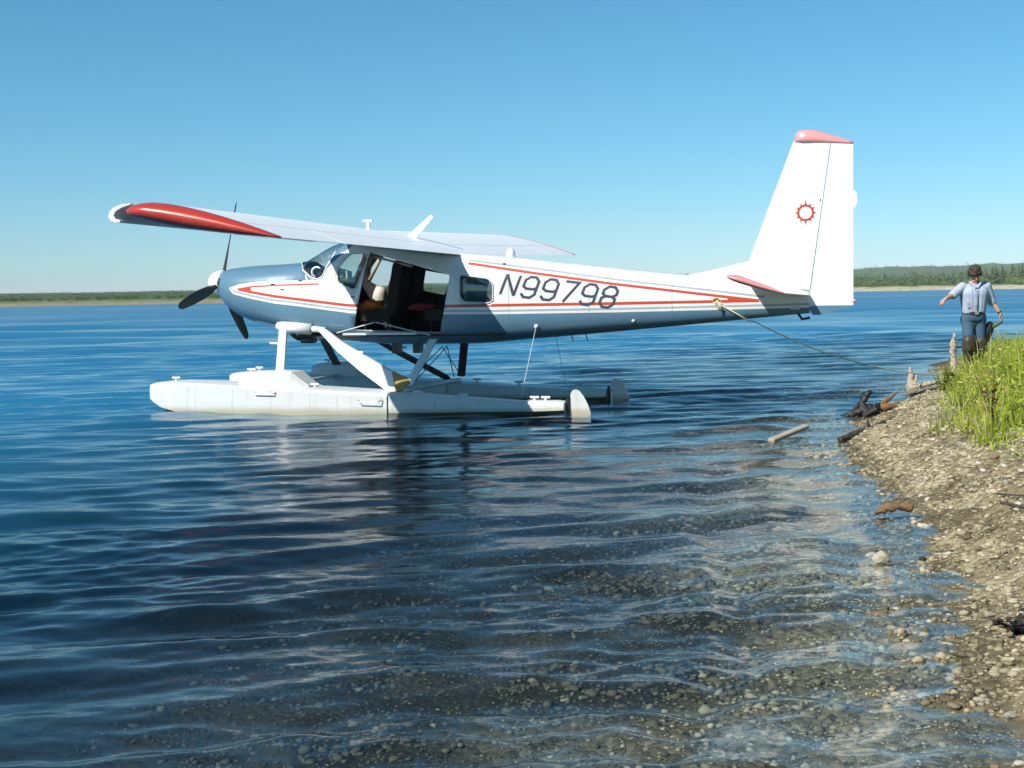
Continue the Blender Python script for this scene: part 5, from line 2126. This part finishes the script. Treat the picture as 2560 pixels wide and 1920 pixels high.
# shirt
bm = bmesh.new()
for dx in (-0.060, -0.02, 0.02, 0.060):
    capsule(bm, (dx, 0.0, 1.08), (dx * 1.3, -0.005, 1.34), 0.126, 0.146)
    capsule(bm, (dx * 1.3, -0.005, 1.30), (dx * 2.0, 0, 1.40), 0.140, 0.10)
capsule(bm, (-0.125, 0, 1.415), (0.13, 0, 1.42), 0.082, 0.082)
capsule(bm, (0, -0.005, 1.43), (0, -0.015, 1.485), 0.085, 0.07)
for a, b in (('shl', 'ell'), ('shr', 'elr')):
    pa, pb = V3(a), V3(b)
    capsule(bm, pa, pa.lerp(pb, 0.96), 0.078, 0.066)
    capsule(bm, pa.lerp(pb, 0.80), pa.lerp(pb, 1.0), 0.070, 0.070)
for k in range(10):      # folds
    a = random.uniform(-0.13, 0.13)
    z = random.uniform(1.06, 1.36)
    capsule(bm, (a, -0.128, z), (a + random.uniform(-0.05, 0.05), -0.138, z + random.uniform(0.06, 0.14)), 0.012, 0.010, 8)
sh = fuse('shirt', bm, SHIRT, man, 0.009, 5)
for sx in (-1, 1):
    bm = bmesh.new()
    capsule(bm, (sx * 0.016, -0.130, 1.435), (sx * 0.072, -0.088, 1.500), 0.016, 0.020, 8)
    capsule(bm, (sx * 0.072, -0.088, 1.500), (sx * 0.060, 0.02, 1.520), 0.020, 0.018, 8)
    bm_obj('collar', bm, SHIRT, sh, smooth=True)
bm = bmesh.new()
tube(bm, [(0.004, -0.150, 1.40), (0.004, -0.158, 1.32), (0.006, -0.152, 1.2), (0.004, -0.138, 1.08)], 0.007, 6)
bm_obj('button_placket', bm, simple('shirt_seam', (0.20, 0.23, 0.32), 0.9, 0.08), sh, smooth=True)
# belt
bm = bmesh.new()
rings = []
for z in (1.015, 1.055):
    rings.append([(0.178 * math.cos(a), 0.005 + 0.142 * math.sin(a), z) for a in np.linspace(0, 2 * math.pi, 32, endpoint=False)])
loft(bm, rings)
bl = bm_obj('belt', bm, LEATHER, man, smooth=False)
bm = bmesh.new()
box(bm, -0.028, 0.028, -0.147, -0.130, 1.013, 1.057)
bm_obj('buckle', bm, METAL, bl)
# jeans
bm = bmesh.new()
capsule(bm, (-0.05, 0.005, 0.98), (0.05, 0.005, 0.98), 0.128, 0.128)
capsule(bm, (0, 0.01, 0.99), (0, 0.02, 0.90), 0.125, 0.10)
for s, sx in (('l', -1), ('r', 1)):
    capsule(bm, (sx * 0.065, 0.005, 1.0), J['hi' + s], 0.118, 0.114)
    capsule(bm, J['hi' + s], J['kn' + s], 0.103, 0.074)
    capsule(bm, J['kn' + s], V3('kn' + s).lerp(V3('an' + s), 0.5), 0.074, 0.07)
fuse('jeans', bm, JEANS, man, 0.009, 5)
# folded-down hip waders
for s in 'lr':
    k, a = V3('kn' + s), V3('an' + s)
    bm = bmesh.new()
    capsule(bm, k + Vector((0, 0, 0.03)), a, 0.088, 0.062)
    capsule(bm, k + Vector((0, 0, 0.09)), k + Vector((0, 0, -0.02)), 0.100, 0.104)
    for q in range(6):
        an_ = q * 1.05
        capsule(bm, k + Vector((0.09 * math.cos(an_), 0.09 * math.sin(an_), 0.08)), k + Vector((0.095 * math.cos(an_ + 0.3), 0.095 * math.sin(an_ + 0.3), -0.06)), 0.022, 0.018, 8)
    capsule(bm, a + Vector((0, 0.04, -0.045)), a + Vector((0, -0.17, -0.055)), 0.052, 0.046)
    fuse('wader', bm, WADER, man, 0.011, 4)
bm = bmesh.new()
p = V3('elr').lerp(V3('wrr'), 0.92)
d_ = (V3('wrr') - V3('elr')).normalized()
tube(bm, [p - d_ * 0.012, p + d_ * 0.012], 0.034, 12)
bm_obj('wristwatch', bm, LEATHER, man)
man.scale = (K, K, K)

# dark bundle carried by a green strap in his left hand
MM = Matrix.Translation(man.location) @ Matrix.Diagonal((K, K, K, 1))
hnd = V3('wrr') + Vector((0.03, -0.02, -0.12))
bag = empty('carried_bag', (0, 0, 0))
bm = bmesh.new()
ell(bm, (0.235, 0.05, 0.75), (0.085, 0.07, 0.16), Matrix.Rotation(R(20), 4, 'Y'))
ell(bm, (0.215, 0.05, 0.62), (0.05, 0.05, 0.10), Matrix.Rotation(R(30), 4, 'Y'))
b_ = fuse('bag_body', bm, LEATHER, bag, 0.012, 3)
bm = bmesh.new()
tube(bm, [hnd, hnd.lerp(Vector((0.25, 0.05, 0.84)), 0.5) + Vector((0.01, 0, -0.03)), Vector((0.27, 0.04, 0.80)), Vector((0.24, 0.03, 0.72))], [0.022, 0.03, 0.034, 0.02], 8)
bm_obj('bag_strap', bm, simple('green_canvas', (0.09, 0.14, 0.075), 0.9, 0.15, 14, bump=0.4), bag, smooth=True)
bag.matrix_world = MM
tag(bag, 'black bag hanging from a green canvas strap in the hand of the man', 'bag')

# ------------------------------------------------------------------ the air: pale haze between the near shore and the hills
HZ = NT('haze')
_v = HZ.n('ShaderNodeVolumePrincipled')
_v.inputs['Color'].default_value = (0.66, 0.87, 1.0, 1)
_v.inputs['Density'].default_value = 0.00012
_v.inputs['Anisotropy'].default_value = -0.35
HZ.l(_v.outputs[0], HZ.out.inputs['Volume'])
bm = bmesh.new()
box(bm, -3050, 3050, -3050, 3050, -9.5, 52)
hz = bm_obj('haze', bm, HZ.m)
tag(hz, 'thin blue haze over the far hills', kind='stuff')
